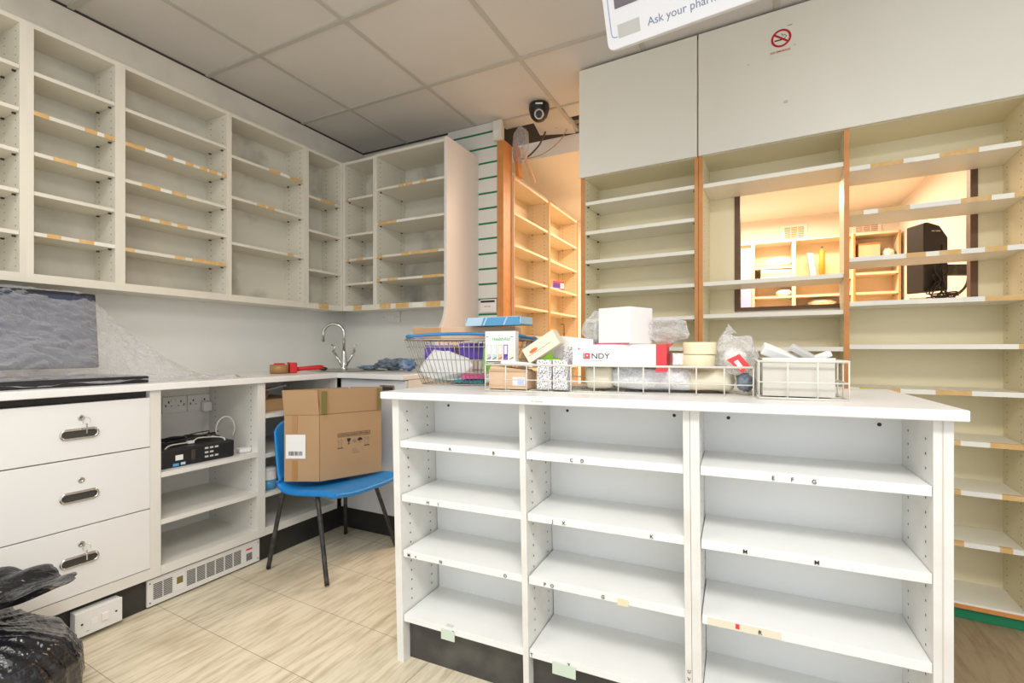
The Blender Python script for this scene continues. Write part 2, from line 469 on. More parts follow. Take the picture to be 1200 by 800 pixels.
def shelf_unit(name, label, cat, loc, rz, W, z0, z1, D, tl, tr, shelves, tt=.018, m='upper', mb='upperback', ms=None,
               tapes={}, group=None, tb=.035, ts=.018, hstep=.032, edge=None, backhole=None, hys=None, deform=None,
               top=True, hm=1, bevel=.0012):
    """canonical frame: x 0..W, front y=0, depth +y; shelves = z of top faces"""
    t = empty(name, label, cat, loc, rz, group); Z = loc[2]
    hys = hys or (.035, D - .05)
    ms = ms or m
    for side, (a, bb_) in (('l', (0, tl)), ('r', (W - tr, W))):
        b = MB().box(a, bb_, 0.0, D, z0 - Z, z1 - Z)
        if side == 'l': holes(b, tl, 1, hys, z0 - Z, z1 - Z, step=hstep)
        else: holes(b, W - tr, -1, hys, z0 - Z, z1 - Z, step=hstep)
        b.build('side_panel', [m, 'dark'], t, deform=deform)
        if edge:
            MB().box(a, bb_, -.004, 0, z0 - Z, z1 - Z).build('edge_strip', edge, t, deform=deform)
    if top: bx('top_panel', m, t, tl, W - tr, .001, D, z1 - tt - Z, z1 - Z, deform=deform)
    bp = bx('bottom_panel', ms, t, tl, W - tr, .001, D, z0 - Z, z0 + tb - Z, deform=deform)
    if 'b' in tapes: put_tapes(tapes['b'], W - tl - tr, D, z0 - Z + .004, z0 + tb - Z - .002, bp, tl, deform, .001)
    if backhole is None:
        bx('back_panel', mb, t, tl, W - tr, D - .006, D, z0 + tb - Z, z1 - (tt if top else 0) - Z, deform=deform)
    for i, zs in enumerate(shelves):
        sh = MB().box(tl + .001, W - tr - .001, .002, D - .007, zs - ts - Z, zs - Z)
        for xx in (tl + .006, W - tr - .006):
            for yy in hys: sh.box(xx - .005, xx + .005, yy - .004, yy + .004, zs - ts - Z - .006, zs - ts - Z - .0002, 1)
        so = sh.build('shelf', [ms, 'dark'], t, deform=deform)
        if i in tapes: put_tapes(tapes[i], W - tl - tr, D, zs - ts - Z, zs - Z, so, tl, deform, .002)
    return t


# ------------------------------------------------------------------ left wall upper cabinets
UZ0, UZ1 = 1.315, 2.346
XF = -2.57; UD = .19
A_ = [(0, .17), (.60, .76), (.85, 1)]
upper = [
    ('wall-hung open shelf unit cut off by the left picture edge', .40, .851, .019, .021, [2.163, 1.996, 1.833, 1.676, 1.513], {}),
    ('second wall-hung shelf unit from the left, above the wrapped screen', .851, 1.1665, .021, .0195, [2.158, 2.0, 1.838, 1.68, 1.518],
     {1: [(0, .17), (.60, .76), (.76, .85, 1), (.85, 1)], 2: [(.22, .5), (.5, .7, 1)], 4: [(.15, .31), (.53, .72), (.72, 1, 1)]}),
    ('widest left-wall shelf unit with five shelves and many tan tape pieces', 1.1665, 1.6755, .0195, .0135, [2.153, 1.997, 1.829, 1.673, 1.514],
     {1: [(0, .17), (.17, .35, 1), (.37, .43), (.43, .55, 1), (.55, .63), (.70, .78), (.80, .89), (.94, 1)],
      2: [(.14, .31), (.31, .41, 1), (.42, .56)], 3: [(.13, .21), (.30, .41), (.47, .57)], 4: [(0, .08), (.45, .55), (.62, .99)]}),
    ('left-wall shelf unit with three shelves and grey smudges on its back', 1.6755, 2.1855, .0135, .0185, [2.119, 1.894, 1.641],
     {0: [(.48, .64), (.64, .78, 1), (.78, .97)], 1: [(.32, .44), (.47, .56)], 2: [(.75, .84)]}),
    ('narrow corner shelf unit on the left wall, last before the corner', 2.1855, 2.489, .0185, .016, [2.045, 1.825, 1.572],
     {0: [(.35, .8)], 'b': [(.3, .6)]}),
]
for lab, y0, y1, tl, tr, sh, tp in upper:
    shelf_unit('wall_cabinet', lab, 'shelf unit', (XF, y0, UZ0), R(90), y1 - y0, UZ0, UZ1, UD, tl, tr, sh, tapes=tp, mb='mould' if y0 > 1.6 else 'upperback',
               group='open shelf units hung along the two walls', ts=.015)
# back wall pair
shelf_unit('wall_cabinet', 'narrow corner shelf unit on the back wall beside the corner', 'shelf unit', (-2.569, 2.49, UZ0), 0, .2915, UZ0, UZ1, .21,
           .023, .016, [2.092, 1.844, 1.672, 1.506], mb='mould', tapes={0: [(0, .12)], 2: [(.05, .15), (.4, .65)], 'b': [(.3, .6)]},
           group='open shelf units hung along the two walls', ts=.015)
g = shelf_unit('wall_cabinet', 'back-wall shelf unit with a tall flared white end panel', 'shelf unit', (-2.2775, 2.49, UZ0), 0, .5595, UZ0, UZ1 + .008, .30,
               .016, .002, [2.122, 1.894, 1.674, 1.517], mb='mould',
               tapes={0: [(.34, .42), (.44, .55), (.66, .75)], 1: [(.02, .31), (.31, .6, 1)], 2: [(0, .09), (.38, .5), (.52, .92)], 3: [(0, .06), (.17, .33), (.70, .98)],
                      'b': [(.05, .22), (.3, .5), (.55, .7, 1), (.75, .95)]}, group='open shelf units hung along the two walls', ts=.015)
# flared gable
prof = [(0, UZ1 + .02 - UZ0), (0, .06)]
for k in range(9):
    a = k / 8; prof.append((-.10 * (1 - COS(a * math.pi / 2)), .06 - .20 * SIN(a * math.pi / 2)))
prof += [(-.105, -.40), (.399, -.40), (.399, UZ1 + .02 - UZ0)]
MB().prism(prof, .5605, .5785, 'x').build('end_panel', mat('end_panel_laminate', (.80, .74, .69), .45), g, bevel=.0015)

# smudge-free wall strip panels above units are plain wall; conduit bit on back wall
# ------------------------------------------------------------------ slatwall
b = MB(); z = .93; zs = []
top = 2.5867
base = 2.524
k = 0
levels = [base - .1031 * i for i in range(16)]
edges = [top] + levels + [.913]
X0s, X1s = -1.699, -1.548
for i in range(len(edges) - 1):
    za, zb = edges[i + 1] + (.0068 if i < len(edges) - 2 else 0), edges[i] - (.0068 if i else 0)
    b.box(-1.95 if zb > 2.37 else X0s, X1s, WB - .018, WB - .001, za, zb, 0)
for zl in levels:
    b.box(-1.95 if zl > 2.37 else X0s, X1s, WB - .015, WB - .0015, zl - .0067, zl + .0067, 1)
tag(b.build('slatwall_panel', ['slat', 'green']), 'white slatwall panel with green grooves beside the wooden door post', 'slatwall')

# door post and small grey box on it
struct(MB().box(-1.548, -1.50, WB - .03, WB + .10, 0, 2.45).build('trim_2', 'wood', bevel=.002))
t = empty('junction_box', 'small beige electrical box fixed atop the orange wooden post', 'junction box', (-1.53, WB - .031, 2.44))
bx('box_body', 'wire', t, -.035, .03, -.03, 0, 0, .13, bevel=.003)
bx('sticker', 'labelw', t, -.028, .012, -.031, -.0301, .02, .065)

# price holder on the slatwall
t = empty('ticket_holder', 'small white ticket holder with black header hooked on the slatwall', 'ticket holder', (-1.615, WB - .019, 1.30))
bx('backing_card', 'whitebox', t, -.062, .062, -.012, 0, 0, .088, bevel=.001)
bx('header_strip', 'ink', t, -.058, .050, -.0135, -.0121, .066, .080)
scribble('price_print', (3, 3), .012, 'redprint', t, face_front(-.03, -.0125, .035))
# ------------------------------------------------------------------ sockets and switches
def uk_plate(name, label, cat, w, h, loc, rz, kind):
    t = empty(name, label, cat, loc, rz)
    bx('face_plate', 'white', t, -w / 2, w / 2, -.011, 0, 0, h, bevel=.002)
    if kind == 'socket':
        for cx in (-w / 4, w / 4):
            s = MB(); s.box(cx - .003, cx + .003, -.0116, -.0111, h * .60, h * .74)
            s.box(cx - .016, cx - .009, -.0116, -.0111, h * .40, h * .45); s.box(cx + .009, cx + .016, -.0116, -.0111, h * .40, h * .45)
            s.build('pin_hole', 'ink', t)
        for cx in (-.012, .012): bx('rocker_switch', 'whitebox', t, cx - .006, cx + .006, -.0145, -.0111, h * .66, h * .86, bevel=.001)
    else:
        bx('rocker_switch', 'whitebox', t, .004, .022, -.016, -.0111, h * .30, h * .62, bevel=.001)
        bx('fuse_cover', 'whitebox', t, -.024, -.006, -.0125, -.0111, h * .30, h * .58, bevel=.0005)
    for cx in (-w * .38, w * .38): MB().disc((cx, -.0112, h * .5), (0, -1, 0), .0035, 0, 10).build('screw', 'dark', t)
    return t


uk_plate('wall_switch', 'double switch plate on the back wall under the cabinets', 'switch', .165, .078, (-2.314, 2.699, 1.240), 0, 'switch')

# ------------------------------------------------------------------ left lower run
XC = -2.15
cx = MB()
cx.prism([(WL + .001, -.6), (XC, -.6), (XC, 2.05), (-1.68, 2.05), (-1.68, 2.699), (WL + .001, 2.699)], .884, .912, 'z')
tag(cx.build('worktop', 'worktop', bevel=.003), 'white L-shaped worktop running along left and back walls', 'worktop')

F = -2.17
def low(y): return (F, y, 0)


# drawers
t = empty('drawer_cabinet', 'white three-drawer cabinet with chrome recessed pulls at far left', 'drawer cabinet', (F, .60, .127), R(90))
bx('side_panel', 'lower', t, 0, .018, .0, .55, 0, .755); bx('side_panel', 'lower', t, .487, .525, .0, .55, 0, .755)
bx('base_rail', 'lower', t, .018, .487, .0, .55, 0, .042); bx('back_panel', 'lower', t, .018, .487, .54, .55, .042, .755)
bx('top_rail', 'dark', t, .018, .487, .03, .05, .73, .755)
for (za, zb, hz, key) in ((.172, .409, .293, 1), (.413, .656, .523, 0), (.660, .856, .747, 1)):
    d = bx('drawer', 'front', t, .022, .486, -.002, .016, za - .127, zb - .127, bevel=.001)
    hx = .259
    def stad(w, h, y0, y1, mname, nm, dd=d, zc=hz - .127, hole=None):
        p = []
        for k in range(13): a = -math.pi / 2 + math.pi * k / 12; p.append((hx + w - h + h * COS(a), zc + h * SIN(a)))
        for k in range(13): a = math.pi / 2 + math.pi * k / 12; p.append((hx - w + h + h * COS(a), zc + h * SIN(a)))
        return MB().prism(p, y0, y1, 'y').build(nm, mname, dd, bevel=.0008)
    # rim ring
    rim = MB(); pts = []
    w_, h_ = .054, .0155
    for k in range(13): a = -math.pi / 2 + math.pi * k / 12; pts.append((hx + w_ - h_ + h_ * COS(a), -.004, hz - .127 + h_ * SIN(a)))
    for k in range(13): a = math.pi / 2 + math.pi * k / 12; pts.append((hx - w_ + h_ + h_ * COS(a), -.004, hz - .127 + h_ * SIN(a)))
    rim.tube(pts, .0045, 8, closed=True); hd = rim.build('handle', 'chrome', d)
    stad(.051, .0130, -.0035, -.0022, 'tapegreen' if False else 'dark', 'handle_recess')
    lz = hz + .056 - .127
    lk = MB().lathe([(0, 0), (.0095, 0), (.0105, .001), (.009, .0022), (.004, .0023), (.004, .0015), (0, .0015)], 16, T=Matrix.Translation((hx + .005, -.002, lz)) @ Matrix.Rotation(R(90), 4, 'X'))
    lk.build('lock', 'steel', d)
    if key:
        kb = MB().box(hx + .004, hx + .0055, -.028, -.006, lz - .004, lz + .004)
        ring = [(hx + .012 + .012 * COS(a * math.pi / 6), -.024, lz - .010 + .012 * SIN(a * math.pi / 6)) for a in range(12)]
        kb.tube(ring, .0008, 5, closed=True); kb.box(hx + .010, hx + .014, -.026, -.024, lz - .055, lz - .020)
        kb.build('key', 'chrome', d)


def open_base(name, lab, y0, y1, tl, tr, shelves, D, extra=0):
    t = shelf_unit(name, lab, 'shelf unit', (F, y0, .127), R(90), y1 - y0, .127, .884, D, tl, tr, shelves, m='lower', mb='lower', ts=.02,
                   tb=.038, top=False, hstep=.032, hys=(.05, D - .06), tapes={})
    return t


open_base('base_cabinet', 'open white base shelf unit holding the black set-top box', 1.126, 1.597, .001, .039, [.545, .352], .395)
open_base('base_cabinet', 'open base shelf unit behind the blue chair', 1.598, 2.06, .001, .012, [.727, .53, .335], .45)
# door unit on the back run
t = empty('base_cabinet', 'white corner base cupboard with a flat door behind the counter', 'cupboard', (-2.16, 2.08, .127))
bx('carcass', 'lower', t, -.02, .48, .02, .6, 0, .755)
dr = bx('door', mat('grey_white_door', (.74, .75, .77), .4), t, .003, .475, 0, .018, .012, .75, bevel=.0015)
hm_ = MB(); hm_.box(.30, .40, -.006, -.001, .69, .725, 0); hm_.box(.31, .39, -.0065, -.006, .697, .715, 1)
hm_.build('handle', ['steel', 'dark'], dr, bevel=.001)
# plinths
tag(MB().box(-.5, 0, 0, .02, 0, .1265).build('plinth_board', 'kick', loc=(0, 0, 0)), 'x', 'x') if False else None
struct(MB().box(-2.22, -2.20, -.6, 2.125, 0, .1265).build('baseboard_left', 'kick'))
struct(MB().box(-2.20, -1.66, 2.125, 2.145, 0, .1265).build('baseboard_back', 'kick'))

# plinth heater
t = empty('plinth_heater', 'long white plinth heater grille under the open shelf unit', 'heater', (-2.199, 1.085, .008), R(90))
hb = MB().box(0, .495, -.012, 0, 0, .108, 0); hb.build('front_panel', 'white', t, bevel=.002)
def block(x0, x1, z0, z1):
    n = 11; gv = MB()
    for k in range(n):
        z = z0 + (z1 - z0) * (k + .5) / n
        gv.box(x0, x1, -.0128, -.0121, z - (z1 - z0) / n * .28, z + (z1 - z0) / n * .28)
    gv.build('grille', 'dark', t)
for x0 in (.022, .060): block(x0, x0 + .034, .022, .088)
for k in range(6): block(.152 + k * .042, .152 + k * .042 + .036, .022, .088)
block(.425, .455, .022, .058)

ct = MB().box(.106, .138, -.015, -.0121, .024, .088, 0).box(.110, .134, -.0165, -.0151, .050, .078, 1); ct.build('control_window', ['whitebox', 'tapegreen'], t)
bx('badge', 'redprint', t, .424, .456, -.0128, -.0121, .072, .080)
for sx_ in (.010, .485):
    for sz in (.015, .093): MB().disc((sx_, -.0122, sz), (0, -1, 0), .003, 0, 8).build('screw', 'dark', t)

# spur box on the plinth
t = empty('fused_spur', 'white fused switch box on the black plinth by the bin bag', 'switch', (-2.199, .913, .020), R(90))
bx('back_box', 'white', t, -.07, .07, -.035, 0, 0, .086, bevel=.002)
bx('face_plate', 'front', t, -.072, .072, -.044, -.035, -.001, .087, bevel=.002)
bx('rocker_switch', 'whitebox', t, .006, .026, -.049, -.0441, .028, .055, bevel=.001)
bx('fuse_cover', 'whitebox', t, -.026, -.008, -.0455, -.0441, .028, .050, bevel=.0005)
for sx_ in (-.052, .052): MB().disc((sx_, -.0441, .043), (0, -1, 0), .004, 0, 10).build('screw', 'dark', t)
scribble('mark', (3,), .005, 'greyink', t, face_front(-.04, -.0442, .012))

# double sockets inside open unit  (front face of back panel at X = F-.389)
XB = F - .388
uk_plate('double_socket', 'left double socket at the back of the open shelf unit', 'socket', .112, .082, (XB + .0, 1.30, .742), R(90), 'socket') if False else None
for (yy, lab) in ((1.385, 'left-hand double socket on the back of the open shelf unit'), (1.500, 'double socket holding the white plug, above the black box')):
    uk_plate('double_socket', lab, 'socket', .112, .080, (XB, yy, .738), R(90), 'socket')
t = empty('plug', 'white three-pin plug in the right socket with trailing flex', 'plug', (XB + .012, 1.530, .752), R(90))
bx('plug_body', 'white', t, -.022, .022, -.030, 0, -.022, .028, bevel=.006)
MB().tube(smooth_path([(0, -.015, -.02), (-.005, -.02, -.07), (-.03, -.03, -.14), (-.06, -.06, -.185)]), .004, 6).build('flex', 'cable', t)

# black box (set-top / router)
t = empty('black_recorder', 'black slab-shaped recorder with ports lying on the open shelf', 'electronic box', (-2.215, 1.150, .546), R(87))
bx('body', 'black', t, 0, .31, .0, .21, 0, .078, bevel=.008)
MB().box(.055, .085, -.0012, -.0002, .028, .050, 0).build('white_sticker', 'paper', t)
MB().box(.045, .068, -.0012, -.0002, .004, .016, 0).box(.076, .094, -.0012, -.0002, .006, .017, 1).build('logo_sticker', ['bluefilm', 'bluepale'], t)
MB().box(.118, .134, -.0016, -.0002, .018, .062, 0).build('port_slot', 'dark', t)
pb = MB()
for r_ in range(3):
    for c_ in range(3 if r_ != 1 else 2): pb.box(.175 + c_ * .022, .190 + c_ * .022, -.0012, -.0002, .018 + r_ * .019, .026 + r_ * .019)
pb.build('port_block', 'greypaper', t)
cb = empty('cable_bundle', 'tangle of black and white cables heaped on the black recorder', 'cable', (-2.24, 1.30, .626), R(87))
rnd = random.Random(3)
for q, (mm, rr, n) in enumerate((('black', .0032, 5), ('black', .0026, 5), ('black', .003, 4))):
    pts = []
    for k in range(11):
        pts.append((rnd.uniform(-.10, .16), rnd.uniform(.03, .17), .004 + rnd.uniform(0, .022)))
    MB().tube(smooth_path(pts, 8), rr, 6).build('black_cable', mm, cb)
MB().tube(smooth_path([(-.15, -.005, -.035), (-.12, .0, -.005), (-.09, .02, .006), (-.03, .03, .006), (.0, .035, .006), (.02, .03, .015), (.04, .04, .018), (.10, .03, .014), (.125, -.006, .008), (.125, -.012, -.02), (.09, -.012, -.045), (.08, -.012, -.055)], 8), .0032, 8).build('white_cable', 'cable', cb)
MB().box(-.015, .012, .022, .042, .0, .012).box(.118, .134, -.018, -.006, -.03, -.006).build('cable_plug', 'white', cb, bevel=.002)
pts = [(.185 + .045 * COS(a), .085, .035 + .06 * SIN(a)) for a in [R(d) for d in range(-40, 235, 15)]]
MB().tube(pts, .004, 8).build('hooped_cable', 'cable', cb)
bx('adapter', 'white', empty('power_adapter', 'small cream power adapter on the shelf beside the black recorder', 'adapter', (-2.22, 1.50, .546), R(80)), 0, .055, 0, .05, 0, .022, bevel=.006)

# things inside second open unit
t = empty('open_carton', 'brown carton with torn flaps on the top shelf behind the chair', 'box', (-2.55, 1.64, .728))
bx('body', 'card', t, 0, .30, 0, .24, 0, .06); MB().box(.05, .24, .02, .2, .062, .068).build('torn_paper', 'paper', t, rot=(R(6), R(-8), R(10)))
tt_ = bx('flap', 'card', t, .0, .28, -.0, .003, .06, .12); tt_.rotation_euler = (R(-28), 0, 0)
t = empty('wipes_tub', 'round white and blue tub on the lower shelf behind the chair', 'tub', (-2.235, 1.665, .336))
MB().lathe([(0, 0), (.036, 0), (.037, .05), (.037, .05)], 24, 0).build('tub_body', 'bluefilm', t)
MB().lathe([(.0372, .05), (.0372, .092), (.034, .096)], 24, 0).build('tub_wrap', 'whitebox', t)
MB().lathe([(.038, .096), (.038, .108), (0, .110)], 24, 0).build('lid', 'white', t)

# ------------------------------------------------------------------ wrapped screen on the worktop
t = empty('flat_screen', 'dark flat screen leaning on the worktop under clear plastic', 'screen', (-2.47, .25, .914), R(90))
sc = MB().box(0, .80, 0, .03, .06, .372); so = sc.build('screen_panel', 'black', t, bevel=.006, rot=(R(-6), 0, 0))
bx('display_glass', 'screen', so, .015, .785, -.002, -.0002, .075, .357)
bx('stand', 'black', t, .3, .5, -.05, .09, 0, .01); bx('stand_neck', 'black', t, .37, .43, .03, .055, .01, .10)
tag(MB().box(-2.66, -2.235, .2, 1.115, .913, .940).build('base_slab', 'black', bevel=.003), 'thin black glossy slab under the plastic at the worktop edge', 'board')


def drape(u, v):
    # u along the wall, v from top edge (0) to front hem (1)
    yr = .985 + .60 * v ** 1.0
    y = .22 + (yr - .22) * u
    over = max(0, (y - 1.04)) * 2.2
    ztop = 1.29 - over * .35
    if v < .80:
        k = v / .80
        z = ztop * (1 - k ** 1.05) + .958 * k ** 1.05; x = -2.525 + .235 * k ** 1.2
    else:
        k = (v - .80) / .20
        z = .958 - .040 * k; x = -2.29 + .062 * k
    if y > 1.10: z = max(.9145, z - (y - 1.10) * .20 * v)
    z = max(z, .9145 + .006 * (1 + SIN(y * 31)) if v > .75 else .93)
    nn = noise.noise(Vector((y * 7, v * 5, 1.3))); n2 = abs(noise.noise(Vector((y * 21 + v * 8, v * 14, 4.3)))); n3 = noise.noise(Vector((y * 60, v * 40, 9)))
    x += .012 * nn + .014 * n2 + .004 * n3
    z += (.006 * nn + .008 * n2) * (1 if z > .93 else .4)
    if y > 1.5: z = .9145 + .004 * abs(n3)
    return (x, y, max(z, .9145))


tag(MB().grid(drape, 150, 70).build('plastic_sheet', 'film'), 'crumpled clear plastic sheet draped over the dark screen', 'plastic sheet')

# ------------------------------------------------------------------ sink, tap and things near
t = empty('sink', 'round stainless steel sink set into the corner of the worktop', 'sink', (-2.37, 2.33, .9125))
T0 = Matrix.Scale(1.25, 4, Vector((1, 0, 0)))
MB().lathe([(.215, 0), (.212, .004), (.19, .004), (.183, 0.001), (.15, .0006), (.03, .0004), (0, .0004)], 40, 0, T=T0).build('basin_rim', 'steel', t)
t = empty('mixer_tap', 'chrome swan-neck mixer tap with two crossed lever handles', 'tap', (-2.485, 2.42, .915))
MB().lathe([(.028, 0), (.028, .01), (.02, .02), (.018, .05), (.016, .10), (.013, .12), (.011, .125)], 20, 0).build('tap_body', 'chrome', t)
dx, dy = -.62, -.30
pth = [(0, 0, .12), (0, 0, .24)]
for k in range(1, 13):
    a = math.pi * k / 12; q = .07 * (1 - COS(a)); pth.append((q * -.88, q * -.47, .24 + .065 * SIN(a)))
pth.append((-.1232, -.0658, .185))
MB().tube(pth, .0105, 12).build('spout', 'chrome', t)
for s_ in (-1, 1):
    e_ = (s_ * .894, s_ * .449)
    hmb = MB().tube([(e_[0] * .008, e_[1] * .008, .02), (e_[0] * .075, e_[1] * .075, .125)], [.012, .008], 10)
    hmb.tube([(e_[0] * .072, e_[1] * .072, .118), (e_[0] * .062, e_[1] * .062, .150), (e_[0] * .085, e_[1] * .085, .165)], [.009, .007, .006], 10)
    hmb.build('lever_handle', 'chrome', t)
# parcel tape dispenser
t = empty('tape_dispenser', 'red parcel tape gun with a brown tape roll on the worktop', 'tape dispenser', (-2.375, 1.88, .913), R(62))
rl = MB().lathe([(.030, 0), (.050, 0), (.050, .048), (.030, .048), (.030, 0)], 28, 0).build('tape_roll', 'tapebrown', t, loc=(-.03, .03, .001))
MB().lathe([(.0298, .002), (.0298, .056), (.026, .056), (.026, .002), (.0298, .002)], 24, 0).build('core', 'red', rl)
dm = MB().box(.02, .06, .0, .055, .0, .060).box(.012, .03, .02, .045, .050, .062); dm.build('frame', 'red', t, bevel=.004)
MB().tube([(.05, .03, .02), (.10, .03, .024), (.19, .03, .030), (.21, .03, .03)], [.013, .012, .014, .010], 10).build('handle', 'red', t)
tag(crumple('rubber_stopper', 'black', (-2.46, 2.22, .914), (.03, .022, .012), .3, 5, sub=3), 'small black rubber stopper lying between tape gun and sink', 'stopper')
# cloths
tag(crumple('cloth', 'cloth', (-2.10, 2.45, .914), (.11, .07, .034), .7, 2, freq=2.6, flat=.004), 'crumpled grey cloth on the worktop right of the sink', 'cloth')
tag(crumple('cloth', 'clothblue', (-2.31, 2.47, .914), (.07, .05, .012), .6, 9, freq=3.4, flat=.004), 'flat thin blue-grey cloth beside the tap', 'cloth')
tag(crumple('cloth', 'clothblue', (-1.93, 2.40, .914), (.05, .05, .034), .5, 4, freq=3, flat=.004), 'small blue speckled cloth bundle next to the wire basket', 'cloth')

# ------------------------------------------------------------------ blue chair
t = empty('plastic_chair', 'blue moulded plastic chair with black tubular legs', 'chair', (-1.87, 1.79, 0), 0)


def shell(u, v):  # u across (y), v from seat front (0) to back top (1)
    y = (u - .5) * 2
    prof = [(.232, .378), (.225, .397), (.15, .402), (.02, .388), (-.10, .380), (-.165, .395), (-.195, .44), (-.21, .52), (-.225, .62), (-.232, .70)]
    q = v * (len(prof) - 1); i = min(int(q), len(prof) - 2); f = q - i
    p0 = prof[max(i - 1, 0)]; p1 = prof[i]; p2 = prof[i + 1]; p3 = prof[min(i + 2, len(prof) - 1)]
    cr = lambda a, b_, c, d: .5 * (2 * b_ + (-a + c) * f + (2 * a - 5 * b_ + 4 * c - d) * f * f + (-a + 3 * b_ - 3 * c + d) * f ** 3)
    x = cr(p0[0], p1[0], p2[0], p3[0]); z = cr(p0[1], p1[1], p2[1], p3[1])
    wv = .222 if v < .5 else .222 - .012 * (v - .5) * 2
    # rounded corners of the front edge and of the back top
    if v < .12: x -= .05 * (1 - v / .12) * abs(y) ** 4
    if v > .88: z -= .05 * ((v - .88) / .12) * abs(y) ** 5
    z += .010 * abs(y) ** 3 * (1 if .1 < v < .6 else .4)
    if abs(y) > .9 and .16 < v < .6: z -= .022 * ((abs(y) - .9) / .1) ** 1.5
    if v > .6: x += .03 * abs(y) ** 3
    return (x, y * wv, z)


MB().grid(shell, 28, 40).build('seat_shell', 'blue', t, solid=.009)
for s_ in (-1, 1):
    MB().tube(smooth_path([(-.206, s_ * .245, .006), (-.165, s_ * .20, .34), (-.15, s_ * .185, .362), (-.05, s_ * .17, .366), (-.02, s_ * .165, .366)], 5), .0105, 10).build('leg', 'blackmetal', t)
    MB().tube(smooth_path([(.18 if s_ < 0 else .155, s_ * .243, .006), (-.0 + .06, s_ * .185, .34), (.03, s_ * .17, .366)], 5), .0105, 10).build('leg', 'blackmetal', t)
for xx in (-.05, .05): MB().tube([(xx, -.17, .364), (xx, .17, .364)], .009, 8).build('cross_bar', 'blackmetal', t)

# cardboard box standing on the chair (open flaps, slightly skewed)
C0 = Vector((-1.872, 1.668, 0)); a_ = Vector((-.894, -.449, 0)) * .168; b_ = Vector((.128, .285, 0)) * 1.0
t = empty('cardboard_box', 'open brown cardboard box standing on the blue chair seat', 'box', (C0.x, C0.y, .415))
def para(p, q, z): v = a_ * p + b_ * q; return (v.x, v.y, z)
bm_ = MB()
H_ = .318
for (p0, p1) in (((0, 0), (1, 0)), ((1, 0), (1, 1)), ((1, 1), (0, 1)), ((0, 1), (0, 0))):
    bm_.add([para(*p0, 0), para(*p1, 0), para(*p1, H_), para(*p0, H_)], [(0, 1, 2, 3)])
bm_.add([para(0, 0, .002), para(1, 0, .002), para(1, 1, .002), para(0, 1, .002)], [(0, 1, 2, 3)])
bm_.build('box_body', 'card', t, solid=.004)
def flap(p0, p1, out, h, nm='flap', shrink=0):
    A = Vector(para(*p0, H_ + .002)); B = Vector(para(*p1, H_ + .002)); o = Vector((out[0], out[1], 0))
    A2 = A + (B - A) * shrink + o + Vector((0, 0, h)); B2 = B + (A - B) * shrink + o + Vector((0, 0, h))
    return MB().add([A, B, B2, A2], [(0, 1, 2, 3)]).build(nm, 'card', t, solid=.004)
f1 = flap((0, 0), (1, 0), (-.004, -.010), .118)
f2 = flap((0, 0), (0, 1), (.008, -.004), .120)
f3 = flap((1, 0), (1, 1), (-.008, .004), .117); f4 = flap((0, 1), (1, 1), (.0, .012), .118)
an = a_.normalized(); bn = b_.normalized()
def onface(dirv, along, z, off=.0062):
    """matrix whose x runs along dirv, y up, z outward"""
    x = dirv.normalized(); yv = Vector((0, 0, 1)); zz = x.cross(yv)
    m = Matrix((x, yv, zz)).transposed().to_4x4(); o = dirv.normalized() * along + zz * off
    return Matrix.Translation((o.x, o.y, z)) @ m
TF = lambda al, z, off=.0062: onface(b_, al, z, off)      # long face
TS = lambda al, z, off=.0062: onface(-a_, al, z, off)     # narrow face (x runs towards the near corner)
lb = MB().box(-.160, -.085 + .02, .11, .225, 0, .0005, T=TS(0, 0)); lbo = lb.build('address_label', 'paper', t)
for k, (s, sz) in enumerate((((4, 5), .005), ((5, 3), .004), ((3, 2), .004), ((4,), .004))):
    scribble('label_print', s, sz, 'greyink', lbo, TS(-.15, .205 - .012 * k, .004))
bb = MB(); rnd = random.Random(5); x = -.145
while x < -.08:
    w_ = rnd.choice((.001, .002, .003)); bb.box(x, x + w_, .125, .145, .0006, .0009, T=TS(0, 0)); x += w_ + rnd.choice((.001, .002))
bb.build('barcode', 'ink', lbo)
tp = MB(); tp.box(-.13, -.105, .235, H_ - .002, 0, .0006, T=TS(0, 0)); 
tp.build('parcel_tape', 'tapebrown', t); MB().box(-.13, -.105, .005, .10, 0, .0006, T=TS(0, 0)).build('parcel_tape', 'tapebrown', t)
MB().box(.004, .030, .005, .115, -.0002, .0016, T=Matrix.Translation((.003, -.002, H_)) @ onface(b_, 0, 0, .006)).build('olive_tape', 'tapegreen', t, loc=(.006, -.003, 0))
MB().box(.285, .305, .005, .115, -.0002, .0016, T=Matrix.Translation((.003, -.002, H_)) @ onface(b_, 0, 0, .006)).build('olive_tape', 'tapegreen', t, loc=(.006, -.003, 0))
lg = MB().box(.085, .25, .202, .2035, 0, .0006, T=TF(0, 0)).box(.085, .25, .219, .2205, 0, .0006, T=TF(0, 0)).box(.085, .0865, .202, .2205, 0, .0006, T=TF(0, 0)).box(.2485, .25, .202, .2205, 0, .0006, T=TF(0, 0))
lg.build('print_frame', 'ink', t)
text('print_text', 'ATTENTION: HANDLE WITH CARE!', .0098, 'ink', t, TF(.09, .2075), sx=.98)
pic = MB()
pic.prism([(.130, .192), (.150, .192), (.146, .176), (.134, .176)], 0, .0006, 'z', T=TF(0, 0)).box(.1385, .1415, .165, .176, 0, .0006, T=TF(0, 0)).box(.134, .146, .163, .165, 0, .0006, T=TF(0, 0))
um = [(.197 + .013 * COS(math.pi * k / 10), .177 + .013 * SIN(math.pi * k / 10)) for k in range(11)]
pic.prism(um, 0, .0006, 'z', T=TF(0, 0)).box(.196, .198, .163, .177, 0, .0006, T=TF(0, 0))
pic.prism([(.168 + .009 * COS(math.pi * k / 8), .178 + .009 * SIN(math.pi * k / 8)) for k in range(16)], 0, .0006, 'z', m=1, T=TF(0, 0))
